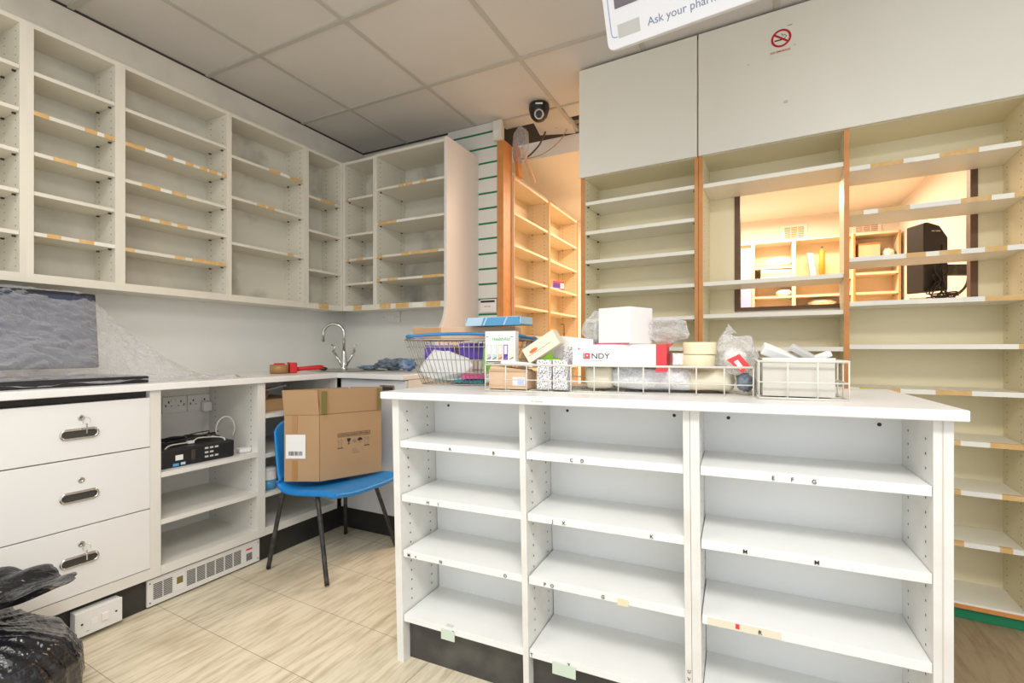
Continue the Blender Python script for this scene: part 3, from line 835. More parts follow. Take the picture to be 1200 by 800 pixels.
for x0 in (.083, .218):
    for dx_ in (.004, .019):
        pic.box(x0 + dx_, x0 + dx_ + .002, .152, .185, 0, .0006, m=1, T=TF(0, 0)); pic.prism([(x0 + dx_ - .003, .183), (x0 + dx_ + .005, .183), (x0 + dx_ + .001, .191)], 0, .0006, 'z', m=1, T=TF(0, 0))
    pic.box(x0, x0 + .028, .146, .149, 0, .0006, T=TF(0, 0))
pic.build('pictogram', ['ink', 'greyink'], t)
for k, s in enumerate(((3, 2), (4, 3), (4, 2, 4))): scribble('print_line', s, .006, 'greyink', t, TF(.158, .136 - .010 * k))

# ------------------------------------------------------------------ bin bag
def squash(co):
    return co


t = empty('bin_bag', 'bulging shiny black bin bag on the floor before the drawers', 'bin bag', (-1.87, .47, 0))


def bag_surface(u, v):
    a = u * 2 * math.pi
    prof = [(0, .0), (.17, .0), (.235, .03), (.262, .10), (.262, .18), (.235, .25), (.175, .295), (.10, .315), (.062, .335)]
    q = v * (len(prof) - 1); i = min(int(q), len(prof) - 2); f = q - i
    f2 = f * f * (3 - 2 * f) * .4 + f * .6
    r = prof[i][0] * (1 - f2) + prof[i + 1][0] * f2; z = prof[i][1] * (1 - f2) + prof[i + 1][1] * f2
    sk = a + v * 1.1 + .25 * noise.noise(Vector((COS(a) * 1.5, SIN(a) * 1.5, v * 2)))
    pl = abs(noise.noise(Vector((COS(sk) * 5.5, SIN(sk) * 5.5, v * 1.0))))      # long pleats
    big = noise.noise(Vector((COS(a) * 1.6, SIN(a) * 1.6, v * 3 + 5)))
    fin = abs(noise.noise(Vector((COS(sk) * 16, SIN(sk) * 16, v * 3))))
    r *= 1 + .10 * big - .11 * pl * (.35 + v) - .035 * fin
    z = max(0, z + .018 * big * (v > .2) - .01 * pl * v)
    return (r * COS(a), r * SIN(a), z)


MB().grid(bag_surface, 220, 70).build('bag_body', 'bag', t)


def ear(u, v):
    a = u * 2 * math.pi; n = noise.noise(Vector((COS(a) * 2.2, SIN(a) * 2.2, v * 2))); n2 = abs(noise.noise(Vector((COS(a) * 7, SIN(a) * 7, v * 2))))
    r = (.055 + .10 * v ** 1.2) * (1 + .22 * n * v - .05 * n2)
    lean = .10 * v * v
    return (r * COS(a) * .95, r * SIN(a) * 1.0 + lean, .318 + .085 * v ** .8 + .03 * n * v - .035 * v * v * (SIN(a) > 0) * SIN(a))


MB().grid(ear, 120, 24).build('open_mouth', 'bag', t, solid=.001)

# ------------------------------------------------------------------ island counter
IP = Vector((-1.08, 1.29, 0)); IA = R(2)
def IL(x, y, z=0):
    return (IP.x + COS(IA) * x - SIN(IA) * y, IP.y + SIN(IA) * x + COS(IA) * y, z)
def ztop(x): return .907 + .0112 * x
def idef(x0):
    def d(x, y, z):
        X = x + x0
        zz = z + .0118 * X * max(0, z - .30) / .6
        return (x - .022 * max(0, z - .25) / .6 * (1 - X / 1.46), y, zz)
    return d


def letters(parent, lst, x0, z, size=.014, y=-.0006, d=None):
    for (s, x) in lst:
        zz = z + .0118 * x * max(0, z - .30) / .6; xx = x - x0 - .022 * max(0, z - .25) / .6 * (1 - x / 1.46)
        text('letter', s, size, 'ink', parent, face_front(xx, y, zz), bold=.00005)


def island_unit(lab, x0, x1, posts, shelves_by_bay, lett):
    t = empty('counter_shelf_unit', lab, 'shelf unit', IL(x0, 0), IA)
    D = .53; BK = .215; d = idef(x0)
    for (a, bb_, inner) in posts:
        b = MB().box(a - x0, bb_ - x0, 0, D, 0, .884)
        for sg, xx, on in ((1, bb_ - x0, inner[1]), (-1, a - x0, inner[0])):
            if on: holes(b, xx, sg, (.045, BK - .05), .165, .884, step=.032, r=.0034)
        b.build('upright', ['iedge', 'dark'], t, deform=d)
    for bi, (xa, xb, shs) in enumerate(shelves_by_bay):
        bx('back_panel', 'island', t, xa - x0, xb - x0, BK, BK + .008, .155, .882, deform=d)
        bx('rear_back_panel', 'island', t, xa - x0, xb - x0, D - .3, D - .292, .155, .882, deform=d)
        s4 = bx('bottom_board', 'island', t, xa - x0 + .0005, xb - x0 - .0005, .001, D - .002, .138, .160, deform=d)
        bx('plinth_panel', 'ikick', t, xa - x0, xb - x0, .035, .05, 0, .138, deform=d)
        for si, zs in enumerate(shs):
            sh = MB().box(xa - x0 + .001, xb - x0 - .001, .002, BK - .001, zs - .022, zs)
            so = sh.build('shelf', ['island'], t, deform=d, bevel=.001)
            # rear-side shelf of the double-sided unit
            MB().box(xa - x0 + .001, xb - x0 - .001, D - .291, D - .004, zs - .022, zs).build('rear_shelf', 'island', t, deform=d)
            letters(so, [q for q in lett.get((bi, si), [])], x0, zs - .017)
        sc_ = MB()
        for (fx, z_) in ((.14, .840), (.90, .840), (.13, .335), (.87, .335)):
            sc_.disc((xa - x0 + (xb - xa) * fx, BK - .0005, z_), (0, -1, 0), .005, 0, 10)
        sc_.build('screw_cap', 'dark', t, deform=d)
        letters(s4, lett.get((bi, 9), []), x0, .142)
    return t


u1 = island_unit('two-bay white shelf unit forming the left part of the counter', 0, .937,
                 [(-.0, .026, (0, 1)), (.452 + .012, .452 + .030, (1, 1)), (.921, .937, (1, 0))],
                 [(.026, .464, [.741, .560, .375]), (.482, .921, [.741, .560, .375])],
                 {(0, 0): [('A', .217), ('B', .372)], (1, 0): [('C', .617), ('D', .648)], (0, 1): [('H', .127), ('I', .17)], (1, 1): [('J', .560), ('X', .590), ('K', .834)],
                  (0, 2): [('M', .045), ('v', .075), ('N', .17), ('O', .40)], (1, 2): [('P', .53), ('O', .55), ('G', .70)], (0, 9): [('S', .215)], (1, 9): [('T', .485), ('T', .60)]})
u2 = island_unit('single-bay wide shelf unit at the right end of the counter', .938, 1.458,
                 [(.938, .960, (0, 1)), (1.424, 1.458, (1, 0))], [(.960, 1.424, [.742, .558, .370])],
                 {(0, 0): [('E', 1.120), ('F', 1.160), ('G', 1.202)], (0, 1): [('M', 1.056), ('M', 1.206)], (0, 2): [('R', 1.088)]})
# grooves, grime and torn stickers
st = MB().box(.175, .225, -.0025, .0, .118, .150).box(.19, .215, .001, .014, .1602, .1612)
st.build('torn_sticker', 'pcb', u1, deform=idef(0))
MB().box(.555, .625, -.0025, 0, .112, .146).build('torn_sticker', 'pcb', u1, deform=idef(0))
MB().box(.745, .775, -.001, .002, .350, .368).build('torn_sticker', 'yellow', u1, deform=idef(0))
MB().box(.036, .20, .0008, .0018, .350, .368, 0).box(.100, .109, .0003, .0009, .354, .366, 1).build('edge_tape', ['cream', 'redprint'], u2, deform=idef(.938))
MB().box(.501, .5035, -.001, 0, .01, .88).build('edge_groove', 'beigebox', u2, deform=idef(.938))
letters(u1, [('U', .924), ('V', .924)][:1], 0, .215, .012); letters(u1, [('V', .924)], 0, .195, .012)
letters(u2, [('U', 1.43)], .938, .17, .014)
# worktop
t = MB()
t.box(-.028, 1.476, -.028, .565, -.024, 0)
o = t.build('worktop', 'worktop', None, deform=lambda x, y, z: (x - .023 * (1 - x / 1.46), y, z + ztop(x)), bevel=.003)
o.location = IL(0, 0); o.rotation_euler = (0, 0, IA)
tag(o, 'thick white worktop of the shelved counter, holding baskets and packages', 'worktop')
scribble('pencil_mark', (1, 4), .011, 'beigebox', o, face_front(.50, -.0285, ztop(.5) - .017))

# ------------------------------------------------------------------ baskets and their contents on the counter
def ZT(x): return ztop(x) + .0012
def ithing(name, lab, cat, x, y, dz=0, rz=0, group=None): return empty(name, lab, cat, IL(x, y, ZT(x) + dz), IA + R(rz), group)


# 1 shopping basket: tapered wire basket with blue rim handles
t = ithing('wire_basket', 'tapered wire shopping basket with blue handles, at the left end of the counter', 'basket', .060, .42, 0, 12)
def rect_pts(w, d, r, z, n=5, cx=0, cy=0):
    p = []
    for (sx_, sy_, a0) in ((1, 1, 0), (-1, 1, 90), (-1, -1, 180), (1, -1, 270)):
        for k in range(n + 1):
            a = R(a0 + 90 * k / n); p.append((cx + sx_ * (w - r) + r * COS(a), cy + sy_ * (d - r) + r * SIN(a), z))
    return p
BW0, BD0, BW1, BD1, BH = .185, .125, .245, .165, .178
wr = MB()
for k, z in enumerate((0.004, .05, .10, .15)):
    f_ = z / BH; wr.tube(rect_pts(BW0 + (BW1 - BW0) * f_, BD0 + (BD1 - BD0) * f_, .04, z), .0016, 6, closed=True)
wr.tube(rect_pts(BW1, BD1, .05, BH), .003, 8, closed=True)
N = 22
for sgn in (-1, 1):
    for k in range(N):
        q = -1 + 2 * (k + .5) / N
        wr.tube([(q * (BW0 - .02), sgn * BD0, .004), (q * (BW1 - .02), sgn * BD1, BH)], .0013, 5)
    for k in range(12):
        q = -1 + 2 * (k + .5) / 12
        wr.tube([(sgn * BW0, q * (BD0 - .02), .004), (sgn * BW1, q * (BD1 - .02), BH)], .0013, 5)
for k in range(16):
    q = -1 + 2 * (k + .5) / 16; wr.tube([(q * BW0, -BD0, .004), (q * BW0, BD0, .004)], .0013, 5)
wr.build('wire_frame', 'wiregrey', t)
for sg in (-1, 1):
    pts = [(-BW1 - .006, sg * .03, BH + .004)] + [(-BW1 + .02 + k * (2 * BW1 - .04) / 8, sg * (BD1 - .012 + .01 * SIN(k)), BH + .012 + .010 * SIN(math.pi * k / 8)) for k in range(9)] + [(BW1 + .006, sg * .03, BH + .004)]
    MB().tube(smooth_path(pts, 5), .0062, 10).build('handle', 'bluehandle', t)


def tbox(name, lab, cat, x, y, dz, w, d, h, mats, rz=0, tilt=(0, 0), group=None, bevel=.001):
    e = ithing(name, lab, cat, x, y, dz, rz, group)
    if tilt != (0, 0): e.rotation_euler = Matrix.Rotation(IA + R(rz), 4, 'Z').to_3x3().to_4x4().__matmul__(Matrix.Rotation(R(tilt[0]), 4, 'X') @ Matrix.Rotation(R(tilt[1]), 4, 'Y')).to_euler()
    bx('carton', mats, e, -w / 2, w / 2, -d / 2, d / 2, 0, h, bevel=bevel)
    return e


# contents of the shopping basket
tbox('purple_carton', 'purple carton at the left inside the shopping basket', 'box', -.060, .375, .098, .12, .10, .060, 'purple', 12, group='purple cartons in the basket')
tbox('purple_carton', 'purple carton standing at the middle of the shopping basket', 'box', .105, .40, .098, .16, .08, .066, 'purple', 14, group='purple cartons in the basket')
c_ = crumple('white_bag', 'paper', IL(-.015, .325, ZT(.07) + .018), (.11, .028, .062), .45, 6, sub=2, freq=2.2)
for p_ in c_.data.polygons: p_.use_smooth = False
c_.rotation_euler = (0, 0, IA + R(12)); tag(c_, 'crumpled white paper bag in the front of the shopping basket', 'paper bag')
e = tbox('lime_box', 'bright lime green plastic box in the shopping basket', 'box', .185, .375, .055, .075, .10, .088, 'lime', 12)
tbox('lime_pack', 'lime green pack behind the upright white carton', 'pack', .40, .44, .09, .08, .06, .075, 'lime', 5)
for k, (mm, x, y, dz, rz, lab) in enumerate((('mint', -.03, .40, .008, 12, 'mint green flat pack low in the shopping basket'), ('whitebox', .03, .38, .018, 20, 'white flat pack under the paper bag in the basket'),
                                            ('teal', .09, .355, .009, 8, 'teal flat packet at the bottom of the shopping basket'), ('pink', .12, .35, .026, 22, 'dark pink flat packet low in the shopping basket'))):
    tbox('flat_packet', lab, 'packet', x, y, dz, .12, .08, .012 if k != 3 else .018, mm, rz)
tbox('blue_packet', 'small clear-white packet under the lime box in the basket', 'packet', .19, .36, .012, .06, .07, .035, 'bubble', 12)
# long pale carton across the back of basket, blue tray on top
t = ithing('long_carton', 'long pale cardboard carton laid across the back of the basket', 'box', .10, .655, .165, 4) if False else empty('long_carton', 'long pale cardboard carton laid across the back of the basket', 'box', IL(-.035, .50, ZT(.1) + .186), IA + R(11))
bx('carton', 'cardpale', t, -.215, .24, -.05, .07, 0, .048, bevel=.001); MB().box(-.088, -.085, -.0508, -.05, 0, .048).box(-.216, -.212, -.05, .07, .0, .048).build('seam', 'card', t)
MB().box(-.215, -.09, -.0506, -.0502, .001, .047).build('tape_patch', 'card', t)
t = empty('blue_tray', 'translucent blue plastic tray lying on the long carton', 'tray', IL(.155, .46, ZT(.2) + .2350), IA + R(-6))
tb_ = MB().box(-.15, .15, -.05, .05, 0, .004, 0)
tb_.prism([(-.15, 0), (.15, 0), (.142, .032), (-.138, .032)], -.052, -.049, 'y', 0)
tb_.prism([(-.15, 0), (.15, 0), (.142, .032), (-.138, .032)], .049, .052, 'y', 0)
tb_.prism([(-.05, 0), (.05, 0), (.05, .032), (-.05, .032)], -.152, -.148, 'x', 1); tb_.prism([(-.05, 0), (.05, 0), (.05, .032), (-.05, .032)], .146, .150, 'x', 1)
tb_.box(-.14, .142, -.05, .05, .032, .034, 1)
for x in (-.05, .06): tb_.prism([(x, .001), (x + .008, .001), (x + .026, .031), (x + .018, .031)], -.0535, -.0525, 'y', 1)
tb_.prism([(-.15, 0), (-.06, 0), (-.045, .032), (-.138, .032)], -.0530, -.0525, 'y', 1)
tb_.build('tray_body', ['bluefilm', 'bluepale'], t, deform=lambda x, y, z: (x * .87, y, z))
# papers under tray
t = tbox('flat_folder', 'thin folder of papers sticking up between basket and tray', 'folder', .16, .37, .175, .17, .12, .006, 'greypaper', 10, (3, -4))


# 2 wire trays
def wire_tray(name, lab, x0, y0, W, D, H, rz, nv, nh=2, mat_='wire', nd=4):
    t = ithing(name, lab, 'wire tray', x0, y0, .0, rz)
    b = MB(); r = .0019
    for z, rr in ((.003, .0026), (H * .45, r), (H, .0032)):
        b.tube([(0, 0, z), (W, 0, z), (W, D, z), (0, D, z)], rr, 6, closed=False); b.tube([(0, D, z), (0, 0, z)], rr, 6)
    for k in range(nv + 1):
        x = W * k / nv
        b.tube([(x, 0, .003), (x, 0, H)], r, 6); b.tube([(x, D, .003), (x, D, H)], r, 6); b.tube([(x, 0, .003), (x, D, .003)], r, 6)
    for k in range(1, nd):
        y = D * k / nd
        b.tube([(0, y, .003), (0, y, H)], r, 6); b.tube([(W, y, .003), (W, y, H)], r, 6); b.tube([(0, y, .003), (W, y, .003)], r, 6)
    b.build('wire_frame', mat_, t); return t


wire_tray('wire_tray', 'long low cream wire tray crammed with cartons and wrap', .283, .098, .80, .26, .088, 3.5, 11)
wire_tray('wire_tray', 'short cream wire tray at the right end holding the beige box', 1.093, .098, .198, .27, .098, 1, 3)

# contents of long tray (canonical y just behind the front wires)
t = ithing('brown_carton', 'small brown carton with a white barcode label in the long tray', 'box', .350, .165, .006, 3)
bx('carton', 'cardpale', t, -.068, .068, -.04, .05, 0, .058, bevel=.002)
fl = MB().prism([(-.068, .058), (.068, .058), (.06, .064), (-.06, .075)], -.042, .03, 'y').build('flap', 'cardpale', t)
bx('barcode_label', 'paper', t, .018, .062, -.0408, -.0402, .012, .040)
bb = MB()
for k in range(8): bb.box(.036 + k * .0028, .0375 + k * .0028, -.0412, -.0409, .016, .036)
bb.build('barcode', 'bluegrey', t)
t = tbox('paper_wad', 'folded white papers on top of the brown carton', 'paper', .375, .17, .083, .11, .07, .012, 'paper', 6, (-2, 5))
# upright tall carton with green title
t = ithing('sample_carton', 'white upright display carton with green title and five coloured panels', 'box', .305, .175, .092, 3)
bx('carton', 'whitebox', t, -.056, .056, -.012, .02, 0, .108, bevel=.001)
text('title_text', 'HealthAid', .0165, mat('green_print', (.16, .48, .25), .5), t, face_front(-.030, -.0125, .076), bold=.0002)
scribble('title_print', (2,), .007, 'greyink', t, face_front(-.052, -.0125, .086)); scribble('title_print', (2,), .007, 'greyink', t, face_front(.040, -.0125, .086))
for k, cc in enumerate(('greypaper', 'mint', 'cardpale', 'purple', 'yellow')):
    x = -.050 + k * .0208
    MB().box(x, x + .017, -.0124, -.0121, .010, .062, 0).box(x + .003, x + .0140, -.0128, -.0125, .030, .059, 2).prism([(x + .001, .010), (x + .016, .016), (x + .016, .022), (x + .001, .012)], -.0132, -.0129, 'y', 1).build('colour_panel', [cc, 'greyink', 'whitebox'], t)
bx('base_strip', 'ink', t, -.052, .050, -.0126, -.0121, .002, .005)

# tilted white box with orange oval
t = ithing('tilted_box', 'white carton with orange oval leaning out of the long tray', 'box', .420, .17, .090, 3)
t.rotation_euler = (Matrix.Rotation(IA, 4, 'Z') @ Matrix.Rotation(R(-32), 4, 'Y')).to_euler()
bx('carton', 'cream', t, -.0, .125, -.02, .03, 0, .052, bevel=.001)
MB().prism([(.035 + .016 * COS(a * math.pi / 8), .029 + .006 * SIN(a * math.pi / 8)) for a in range(16)], -.0206, -.0202, 'y').build('orange_oval', mat('orange_print', (.72, .17, .04), .5), t)
scribble('print_line', (6,), .009, 'pcb', t, face_front(.045, -.0206, .012)); MB().box(.01, .10, -.0206, -.0202, .020, .0212).build('print_line', 'greyink', t)
tbox('white_carton', 'blank white carton behind the tilted box', 'box', .545, .26, .10, .14, .08, .075, 'whitebox', -6, (0, 6))
# patterned cartons
for k, (x, lab) in enumerate(((.474, 'left confetti-patterned carton standing in the long tray'), (.527, 'right confetti-patterned carton standing in the long tray'))):
    tbox('patterned_carton', lab, 'box', x, .165 + .004 * k, .006, .049, .05, .096, 'pattern', 3, group='confetti-patterned cartons in the long tray')
tbox('patterned_carton', 'confetti-patterned carton lying higher behind the two upright ones', 'box', .545, .245, .08, .07, .05, .065, 'pattern', 10, group='confetti-patterned cartons in the long tray')

# foam roll with bubble wrap
t = ithing('padded_roll', 'long cream padded roll in bubble wrap lying in the long tray', 'padded wrap', .585, .27, .006, 3)
def roll(cx0, cx1, ry, rz_, seed):
    def f(u, v):
        a = v * 2 * math.pi; x = cx0 + (cx1 - cx0) * u
        e = (1 - (2 * u - 1) ** 8) ** .5
        n = noise.noise(Vector((x * 14, COS(a) * 1.6, SIN(a) * 1.6 + seed)))
        k = e * (1 + .12 * n)
        sx_ = abs(COS(a)) ** .6 * (1 if COS(a) > 0 else -1); sy_ = abs(SIN(a)) ** .6 * (1 if SIN(a) > 0 else -1)
        return (x, ry * sx_ * k, rz_ + rz_ * .97 * sy_ * k)
    return f
MB().grid(roll(0.0, .10, .085, .040, 1), 24, 26).build('foam_end', 'cream', t)
MB().grid(roll(.075, .36, .086, .039, 2), 60, 26).build('bubble_wrap', 'bubble', t)
MB().grid(roll(.31, .452, .084, .036, 5), 24, 26).build('foam_end', 'cream', t)
# LINDY carton
t = ithing('cable_carton', 'flat white LINDY carton with red end and black lettering', 'box', .722, .20, .080, 2)
bx('carton', 'whitebox', t, -.155, .128, -.05, .05, 0, .068, bevel=.001)
bx('red_end', 'redprint', t, .100, .1295, -.0515, .051, -.012, .0692)
bx('logo_square', 'redprint', t, -.115, -.099, -.0508, -.0502, .0265, .0415)
MB().prism([(-.1195, .0235), (-.097, .0235), (-.097, .0255), (-.1172, .0255), (-.1172, .0425), (-.1195, .0425)], -.0508, -.0502, 'y').build('logo_letter', 'ink', t)
bx('logo_square_centre', 'whitebox', t, -.1095, -.1045, -.0512, -.0509, .0315, .0365)
text('logo_text', 'NDY', .0235, 'ink', t, face_front(-.0945, -.0506, .0245), sx=1.15)
bx('logo_line', 'greyink', t, -.118, -.062, -.0506, -.0502, .018, .019)
MB().prism([(.10, .055), (.12, .060), (.145, .072), (.142, .066), (.12, .052)], -.03, .0, 'y').build('torn_flap', 'redprint', t)
MB().disc((-.134, -.0502, .055), (0, -1, 0), .003, 0, 8).build('red_dot', 'redprint', t)
# white cube box
t = ithing('white_box', 'plain white cube-shaped box standing on the LINDY carton', 'box', .722, .215, .150, -24)
bx('carton', 'whitebox', t, -.060, .058, -.060, .060, 0, .112, bevel=.001)
bx('shaded_side_print', 'beigebox', t, .0421, .0426, -.044, .044, .002, .086) if False else None
bx('pink_edge', 'pink', t, -.062, .060, -.0668, -.0661, .000, .003)
# plastic bags
tag(crumple('plastic_bag', 'bagfilm', IL(.625, .235, ZT(.65) + .150), (.045, .03, .05), .38, 21, sub=5, freq=1.7), 'crumpled clear plastic bag left of the white cube box', 'plastic bag')
tag(crumple('plastic_bag', 'bagfilm', IL(.845, .24, ZT(.84) + .148), (.060, .035, .038), .38, 22, sub=5, freq=1.7), 'clear plastic bag bunched right of the white cube box', 'plastic bag')
tag(crumple('grey_packet', 'greypaper', IL(.625, .23, ZT(.64) + .155), (.010, .018, .036), .2, 23, sub=3), 'dark grey slip inside the clear bag by the cube box', 'packet')
# masking tape rolls
rolls = None
for k, lab in enumerate(('lower cream masking tape roll of the stacked pair', 'upper cream masking tape roll of the stacked pair')):
    t = ithing('tape_roll', lab, 'tape roll', .938, .20, .080 + .0365 * k, 0, 'cream masking tape rolls stacked in the long tray')
    MB().lathe([(.026, 0), (.045 + .001 * k, 0), (.046, .002), (.046, .033), (.045, .035), (.026, .035), (.026, 0)], 32, 0).build('tape', 'yellow', t, loc=(.003 * k, 0, 0))
    MB().lathe([(.0255, .0005), (.0255, .0345), (.0235, .0345), (.0235, .0005), (.0255, .0005)], 24, 0).build('core', 'cardpale', t, loc=(.003 * k, 0, 0))
tbox('small_packet', 'small pink and white packet left of the tape rolls', 'packet', .875, .20, .085, .03, .05, .035, 'bubble', 20)
# knotted carrier bag with red logo
t = ithing('carrier_bag', 'knotted clear carrier bag with red print beside the tape rolls', 'plastic bag', 1.035, .215, .055, 0)
crumple('bag_body', 'bagfilm', (0, 0, 0), (.056, .045, .055), .36, 31, t, sub=5, freq=1.7)
MB().tube(smooth_path([(-.02, 0, .095), (-.025, 0, .115), (-.018, 0, .125), (-.006, 0, .135)], 5), [.012] * 3 + [.008] * 8 + [.012] * 3 + [.018] * 2, 8).build('knot', 'bagfilm', t)
MB().prism([(-.02, .045), (.012, .062), (.038, .030), (.02, .008)], -.052, -.050, 'y').build('red_print', 'redprint', t)
MB().prism([(-.002, .040), (.008, .046), (.022, .026), (.014, .018)], -.053, -.0525, 'y').build('white_print', 'paper', t)
crumple('inner_packet', 'whitebox', (0, .01, .015), (.035, .025, .03), .3, 33, t, sub=3)
tag(crumple('dark_wrap', 'cloth', IL(1.062, .20, ZT(1.06) + .008), (.022, .03, .026), .5, 35, sub=3), 'dark crumpled wrap squeezed at the right end of the long tray', 'wrap')
# beige box with papers
t = ithing('beige_box', 'plain beige box filling the short wire tray', 'box', 1.184, .17, .006, 1)
bb = MB(); bb.box(-.082, .080, -.05, -.047, 0, .098); bb.box(-.082, .080, .10, .103, 0, .098); bb.box(-.082, -.079, -.047, .10, 0, .098); bb.box(.077, .080, -.047, .10, 0, .098); bb.box(-.079, .077, -.047, .10, 0, .003)
bb.build('box_body', 'beigebox', t)
bx('lid_lip', 'labelw', t, -.083, .081, -.0515, -.0501, .088, .100)
def iset(o, x, y, dz, e): o.location = IL(x, y, ZT(x) + dz); o.rotation_euler = e; return o
for k, (x, y, dz, e, mm, sz, lab) in enumerate((
        (1.150, .19, .112, (R(20), R(24), R(10)), 'paper', (.10, .04, .026), 'folded white leaflet poking out at the left of the beige box'),
        (1.205, .19, .116, (R(10), R(32), R(-5)), 'greypaper', (.075, .03, .016), 'grey shiny packet sticking up in the middle of the beige box'),
        (1.238, .19, .106, (R(5), R(-22), R(5)), 'paper', (.06, .03, .014), 'white folded paper at the right corner of the beige box'))):
    o = MB().box(-sz[0] / 2, sz[0] / 2, -sz[1] / 2, sz[1] / 2, -sz[2] / 2, sz[2] / 2).build('folded_paper', mm, bevel=.003)
    tag(iset(o, x, y, dz, e), lab, 'paper')

# ------------------------------------------------------------------ right wall of shelves
RA = R(-3.5); RP = Vector((-.86, 2.566, 0))
def RL(x, y, z=0): return (RP.x + COS(RA) * x - SIN(RA) * y, RP.y + SIN(RA) * x + COS(RA) * y, z)
LOWS = [1.060, .888, .690, .500, .302]
RD = .24
t = shelf_unit('tall_shelf_unit', 'tall narrow ivory shelf unit with wood-edged sides beside the doorway', 'shelf unit', RL(0, 0, .045), RA, .613, .045, 1.998, RD,
               .023, .018, [1.857, 1.696, 1.537, 1.374, 1.215] + LOWS, m='right', mb='right', ms='rshelf', ts=.018, tb=.022, tt=.012, edge='wood', hstep=.03)
bx('upper_carcass', 'right', t, 0, .613, .0, RD, 1.954, 2.52)
bx('overhead_door', 'rdoor', t, -.004, .609, -.020, -.003, 1.943, 2.531, bevel=.001)
W2 = 1.79 - .615
t = empty('tall_shelf_unit', 'wide two-bay ivory shelf unit with the serving hatch behind it', 'shelf unit', RL(.615, 0, .045), RA)
Z0 = .045
for (a, bb_, hl, hr) in ((0, .018, 0, 1), (.587, .606, 1, 1), (1.147, W2, 1, 0)):
    b = MB().box(a, bb_, 0, RD, 0, 1.941)
    if hl: holes(b, a, -1, (.05, RD - .05), 0, 1.94, step=.03, r=.003)
    if hr: holes(b, bb_, 1, (.05, RD - .05), 0, 1.94, step=.03, r=.003)
    b.build('upright', ['right', 'dark'], t)
    bx('edge_strip', 'wood', t, a, bb_, -.004, 0, 0, 1.941)
bx('top_panel', 'right', t, 0, W2, 0, RD, 1.941, 1.953)
bx('upper_carcass', 'right', t, 0, W2, .001, RD, 1.954, 2.52)
bx('overhead_door', 'rdoor', t, .001, W2, -.020, -.003, 1.943, 2.531, bevel=.001)
rs = random.Random(12)
def rand_tape(seed, dens=.6):
    r_ = random.Random(seed); x = 0; out = []
    while x < .98:
        w_ = r_.uniform(.05, .22); w_ = min(w_, .995 - x)
        if r_.random() < dens: out.append((x, x + w_, r_.choice((0, 0, 1))))
        x += w_
    return out
for (xa, xb, shs, sd) in ((.018, .587, [1.853, 1.376, 1.219] + LOWS, 0), (.606, 1.147, [1.826, 1.636, 1.44, 1.252, 1.069, .888, .693, .501, .301], 50)):
    for i, zs in enumerate(shs):
        so = bx('shelf', 'rshelf', t, xa + .001, xb - .001, .002, RD - .008, zs - .019 - Z0, zs - Z0)
        if sd: put_tapes(rand_tape(sd + i, .85 if i != 4 else .2), xb - xa, RD, zs - .018 - Z0, zs - .001 - Z0, so, xa, None, .002)
    bo = bx('bottom_panel', 'rshelf', t, xa, xb, .001, RD, 0, .022)
bx('base_edge', 'wood', t, .0, W2, -.004, -.0001, -.001, .014)
# back boards around the hatch
hx0, hx1, hz0, hz1 = .765 - .615, 1.680 - .615, 1.245, 1.868
bk = MB().box(.018, hx0 - .01, RD - .006, RD, .022, 1.941)
bk.box(hx1, 1.147, RD - .006, RD, .022, 1.941); bk.box(hx0 - .01, hx1, RD - .006, RD, .022, hz0 - .012 - Z0); bk.box(hx0 - .01, hx1, RD - .006, RD, hz1 - Z0, 1.941)
bk.build('back_panel', 'right', t)
# green kick
MB().box(.0, W2, .01, .028, -.044, 0).build('plinth_panel', 'green', t)
bx('plinth_panel', 'green', bpy.data.objects['tall_shelf_unit'], 0, .613, .01, .028, -.044, 0)
# partition with the hatch and dark frame
pt = MB(); y0, y1 = RD + .001, RD + .030
pt.box(0, .765, y0, y1, 0, CZ - .03); pt.box(1.682, 2.2, y0, y1, 0, CZ - .03); pt.box(.765, 1.682, y0, y1, 0, hz0); pt.box(.765, 1.682, y0, y1, hz1 + .01, CZ - .03)
struct(pt.build('wall_partition', 'dwall', loc=RL(0, 0), rot=(0, 0, RA)))
fr = MB(); fr.box(.752, .778, y0 - .012, y1 + .01, hz0, hz1); fr.box(1.660, 1.684, y0 - .012, y1 + .01, hz0, hz1); fr.box(.778, 1.660, y0 - .012, y1 + .01, hz0, hz0 + .018)
fr.box(.778, 1.660, y0 - .004, y1 + .01, hz1 - .012, hz1)
struct(fr.build('window_1', 'darkwood', loc=RL(0, 0), rot=(0, 0, RA)))
# no smoking sign on the wide door
Z1 = 2.2
t = empty('no_smoking_sign', 'round red no smoking sticker with wording on the overhead door', 'sign', RL(.967, -.0205, 2.445), RA)
bx('sticker_sheet', 'rdoor', t, -.045, .045, -.0008, 0, -.085, .055)
ring = [(.038 * COS(a * math.pi / 20), -.0014, .038 * SIN(a * math.pi / 20)) for a in range(40)]
rg = MB(); n_ = 40
vo = [(.040 * COS(2 * math.pi * k / n_), -.0012, .040 * SIN(2 * math.pi * k / n_)) for k in range(n_)]; vi = [(.031 * COS(2 * math.pi * k / n_), -.0012, .031 * SIN(2 * math.pi * k / n_)) for k in range(n_)]
rg.add(vo + vi, [(k, (k + 1) % n_, n_ + (k + 1) % n_, n_ + k) for k in range(n_)])
TT = Matrix.Rotation(R(38), 4, 'Y')
rg.box(-.032, .032, -.0016, -.0011, -.0042, .0042, T=TT)
rg.build('red_ring', mat('sign_red', (.55, .005, .015), .4), t)
bx('cigarette', 'ink', t, -.026, .008, -.0011, -.0009, -.010, -.004)
MB().tube([(.012, -.001, -.004), (.022, -.001, .004), (.014, -.001, .012), (.006, -.001, .010), (.002, -.001, .02)], .0018, 5).build('smoke', 'greyink', t)
